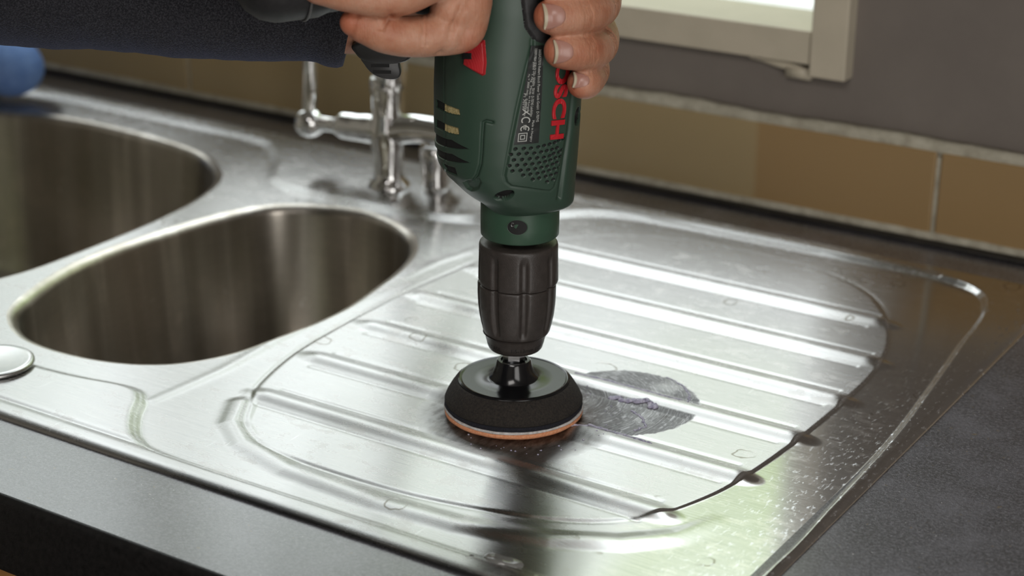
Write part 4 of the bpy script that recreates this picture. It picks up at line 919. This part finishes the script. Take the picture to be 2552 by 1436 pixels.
# sleeves: knitted jumper over forearms, upper arms and chest
def sleeve(name, pts, rad, seedk, open_end=True, flat=1.0, fine=True):
    P = np.array(pts, float); R = np.array(rad, float); n = 240 if fine else 90; t = np.linspace(0, len(P) - 1, n)
    Q = np.stack([np.interp(t, np.arange(len(P)), P[:, i]) for i in range(3)], -1); k = np.ones(15) / 15
    Q = np.stack([np.convolve(np.pad(Q[:, i], 7, 'edge'), k, 'valid') for i in range(3)], -1); R2 = np.convolve(np.pad(np.interp(t, np.arange(len(R)), R), 3, 'edge'), np.ones(7) / 7, 'valid')
    T = np.gradient(Q, axis=0); T /= np.linalg.norm(T, axis=1)[:, None]; N = np.array([0, 0, 1.]); vs = []; K = 160; L = np.concatenate([[0], np.cumsum(np.linalg.norm(np.diff(Q, axis=0), axis=1))])
    for i in range(n):
        N = N - T[i] * (N @ T[i]); N /= np.linalg.norm(N); Bn = np.cross(T[i], N)
        a = np.linspace(0, 2 * math.pi, K, endpoint=False); s = L[i]
        r = R2[i] * (1 + .020 * np.sin(s * .085 + 2 * np.sin(a + seedk)) * (1 + np.cos(a * 2 + s * .02)) + .008 * np.sin(s * .21 + a * 3 + seedk) + .004 * np.sin(s * .5 + 4 * a))
        vs.append(Q[i] + r[:, None] * (np.cos(a)[:, None] * N + np.sin(a)[:, None] * Bn))
    V_ = np.concatenate(vs); me = grid_mesh(name, V_, n, K, None, wrap=True); o = link(name, me, KNIT, person); place(o)
    md = o.modifiers.new('t', 'SOLIDIFY'); md.thickness = .0022; md.offset = -1; return o
sl = sleeve('left_sleeve', [wl(-.38, -.36, .50), wl(-.31, -.24, .31), (-290, -34, 246), (-262, -38, 236), (-207, -41, 228), (-175, -41, 222), (-145, -41, 220), (-130, -41, 218.5), (-112, -40.5, 217), (-98, -40, 215.5), (-90, -40, 212), (-86, -40, 211)],
            [62, 50, 44, 39.5, 34.5, 32.0, 30.8, 30.6, 27.5, 27.0, 26.6, 24.5], .4)
sleeve('right_sleeve', [wl(-.06, -.42, .52), wl(-.14, -.34, .40), wl(-.11, -.24, .355), (-100, 100, 330)], [60, 48, 40, 34], 1.7, fine=False)
# ribbed cuff rings
b = MB(); 
# chest of the jumper, standing in front of the worktop, out of frame
b.tube([wl(-.21, -.50, .60), wl(-.21, -.52, .45), wl(-.21, -.50, .15), wl(-.21, -.50, -.35)], [85, 165, 150, 150], seg=40, flat=1.0, fdir=(0, 1, 0))
me = b.mesh('jumper_body'); o = link('jumper_body', me, KNIT, person); place(o)
# lime thread mark on the sleeve
def sleeve_pt(u, z):
    return SB.ray_cast(Vector((u, 60, z)), Vector((0, -1, 0)))
tmp = [(np.array(TF.inverted() @ v.co)) for v in sl.data.vertices]
SB = BVHTree.FromPolygons([tuple(c_) for c_ in tmp], [tuple(p.vertices) for p in sl.data.polygons])
b = MB()
for i in range(11):
    a = i * .57; u0, z0 = -156.5 + 4.3 * math.cos(a), 213.6 + 2.3 * math.sin(a) + .4 * (i % 2); dr = (rng.random() - .5) * 2.6, 1.3 + rng.random()
    pts = []
    for t in (0, .5, 1):
        h, n_, _, _ = sleeve_pt(u0 + dr[0] * t, z0 + dr[1] * t)
        if h: pts.append(h + n_ * (.4 if n_.y > 0 else -.4))
    if len(pts) == 3: b.tube(pts, [.32, .38, .3], seg=6, dens=2)
if b.v: tool(b, 'lime_thread_mark', LIME, person)['label'] = 'small lime green thread mark'

# watch on the left wrist
b = MB(); K = 60; vs = []; cw = np.array([-68.5, -42, 213.3])
for k in range(K):
    a = 2 * math.pi * k / K; e = np.array([0, math.cos(a), math.sin(a)])
    for (dx, dr) in ((-9, 24.6), (-9, 26.8), (-7.5, 27.6), (7.5, 27.6), (9, 26.8), (9, 24.6)):
        vs.append(cw + np.array([dx, 0, 0]) + e * dr * np.array([1, 1.0, .92]))
b.add(vs, [(k * 6 + j, k * 6 + (j + 1) % 6, ((k + 1) % K) * 6 + (j + 1) % 6, ((k + 1) % K) * 6 + j) for k in range(K) for j in range(6)])
watch = tagd(empty('wristwatch', (0, 0, .19)), 'black wristwatch with a slotted rubber strap below the hand', 'watch'); watch['category'] = 'watch'
def wp(b, name, mat, **kw):
    o = tool(b, name, mat, watch, **kw); o.location = (0, 0, -.19); return o
wp(b, 'strap', RUBBER, angle=40)
def slab(poly, v0, v1, rnd=1.2, tilt=0):
    """rounded solid from an outline in (u,z), extruded in v"""
    P = np.array(poly, float); c_ = P.mean(0); out = []
    levels = [(1 - rnd * .10, v0), (1, v0 + rnd), (1, v1 - rnd), (1 - rnd * .05, v1 - rnd * .3), (1 - rnd * .11, v1)]
    vs = []
    for s_, vv in levels:
        Q = c_ + (P - c_) * s_; vs += [(x, vv - (z - c_[1]) * tilt, z) for x, z in Q]
    n = len(P); fs = [(i * n + k, i * n + (k + 1) % n, (i + 1) * n + (k + 1) % n, (i + 1) * n + k) for i in range(len(levels) - 1) for k in range(n)]
    fs += [tuple(range(n)), tuple(range((len(levels) - 1) * n, len(levels) * n))]; return vs, fs
b = MB(); b.add(*slab(spline([(-84.5, 201), (-83, 196.2), (-79, 192.8), (-70, 191.0), (-60, 191.6), (-55, 194), (-54.5, 198), (-58, 203), (-72, 205)], 6), -34, -14.5, 1.5)); wp(b, 'watch_case', pmat('grey_case_rubber', g(.032), .35), angle=50)
b = MB(); b.add(*slab(spline([(-80.3, 193.5), (-79.0, 189.5), (-75.5, 185.2), (-70, 182.4), (-63, 181.9), (-60.2, 184.5), (-60.6, 189), (-61.8, 193.5), (-70, 194.5)], 6), -26, -19.0, 1.0)); wp(b, 'strap_tongue', pmat('grey_strap_rubber', g(.045), .42), angle=50)
b = MB()
for z_ in (189.3, 185.9):
    b.box(-75.5 + (189.3 - z_) * .25, -66.0 + (189.3 - z_) * .25, -19.3, -18.85, z_ - .85, z_ + .85)
wp(b, 'strap_slot', DARKP, smooth=False)

# ------------------------------------------------------------------ tap
tap = tagd(empty('mixer_tap', (-.296, .285, ZR * 0 + .0024)), 'chrome mixer tap with lever handles on the ledge behind the half bowl', 'tap')
def tp(b, name, **kw):
    c = tap.location; b.v = [(x - c[0], y - c[1], z - c[2]) for x, y, z in b.v]; return b.build(name, CHROME, tap, **kw)
TX, TY = -.295, .285
b = MB(); b.lathe([(.016, .002), (.0165, .0035), (.0150, .006), (.0118, .009), (.0110, .014), (.0112, .022), (.0122, .030), (.0138, .040), (.0136, .048), (.0126, .056), (.0124, .066), (.0126, .074), (.0135, .078), (.0137, .085), (.0120, .088)], (TX, TY, 0), 56); tp(b, 'body')
b = MB(); b.tube([(TX, TY, .046), (TX - .016, TY, .045), (TX - .030, TY, .044)], [.0125, .0112, .0106], seg=28); b.tube([(TX - .030, TY, .044), (TX - .0405, TY, .0435)], [.0106, .0104], seg=28, dens=1); tp(b, 'left_valve')
b = MB(); b.tube([(TX, TY, .046), (TX + .018, TY + .002, .050), (TX + .034, TY + .004, .051), (TX + .05, TY + .006, .050)], [.0125, .0110, .0106, .0106], seg=28); tp(b, 'right_valve')
lv = []
for sx_, dz_, bx_, ty_, rise in ((-1, 0, .0745, 0, 1), (1, .006, .075, .009, 1)):
    b = MB(); x0 = TX + sx_ * .042; xb = TX + sx_ * bx_; zc = .0405 + dz_
    b.tube([(x0, TY + ty_ * .8, .0432 + dz_), (TX + sx_ * .055, TY + ty_, .042 + dz_), (xb, TY + ty_, zc)], [.0068, .0058, .0065], seg=20)
    b.lathe([(.0011 + .0112 * math.sin(a), -.0112 * math.cos(a)) for a in np.linspace(.02, math.pi - .02, 16)], (xb, TY + ty_, zc), 32)
    b.tube([(xb + sx_ * .001, TY + ty_, zc + .008), (xb + .0015, TY + ty_, zc + .03), (xb + .0035, TY + ty_, zc + .075)], [.0058, .0062, .0050], seg=20); tp(b, 'lever')
b = MB(); b.tube([(TX + .002, TY, .084), (TX + .004, TY, .115), (TX + .010, TY - .002, .20), (TX + .012, TY - .03, .262), (TX + .010, TY - .085, .278), (TX + .006, TY - .135, .262), (TX + .005, TY - .150, .235)], [.0128, .0115, .0105, .0100, .0100, .0100, .0105], seg=24, dens=8); tp(b, 'spout')
b = MB(); b.lathe([(.0105, .0024), (.0108, .008), (.0100, .016), (.0102, .024), (.0120, .030), (.0116, .036), (.006, .0375)], (TX + .034, TY + .012, 0), 36); tp(b, 'foot')

# ------------------------------------------------------------------ blue cloth at the far left
b = MB(); b.tube([(-.86, .285, .030), (-.78, .298, .034), (-.722, .306, .030)], [.036, .036, .029], seg=24, flat=.9)
b.tube([(-.84, .30, .055), (-.79, .305, .060), (-.752, .308, .052)], [.03, .026, .020], seg=20)
me = b.mesh('c'); me = applied(me, [('REMESH', dict(mode='VOXEL', voxel_size=.002, use_smooth_shade=True)), ('SMOOTH', dict(factor=.5, iterations=8))])
tagd(link('cloth', me, BLUEC), 'crumpled bright blue cloth resting on the sink rim at the far left', 'cloth')

# small wet blob on the front rim
b = MB(); K = 40; vs = []; rr_ = [(1.0, 0), (.95, .8), (.8, 1.5), (.5, 2.0), (.2, 2.2)]
for f_, h_ in rr_:
    for k in range(K):
        a = 2 * math.pi * k / K; q_ = 1 + .16 * math.sin(2 * a + 1) + .10 * math.sin(3 * a)
        x_, y_ = 83 + 9.0 * q_ * f_ * math.cos(a), -138.5 + 6.0 * q_ * f_ * math.sin(a); vs.append((x_, y_, zat(x_, y_) + h_ - .1))
b.add(vs, [(r * K + k, r * K + (k + 1) % K, (r + 1) * K + (k + 1) % K, (r + 1) * K + k) for r in range(4) for k in range(K)] + [tuple(range(4 * K, 5 * K))])
tagd(b.build('wet_blob', pmat('wet_residue', (.20, .20, .19), .08, 0.0), scale=MM), 'small glossy grey wet blob on the front rim of the sink', 'drop')
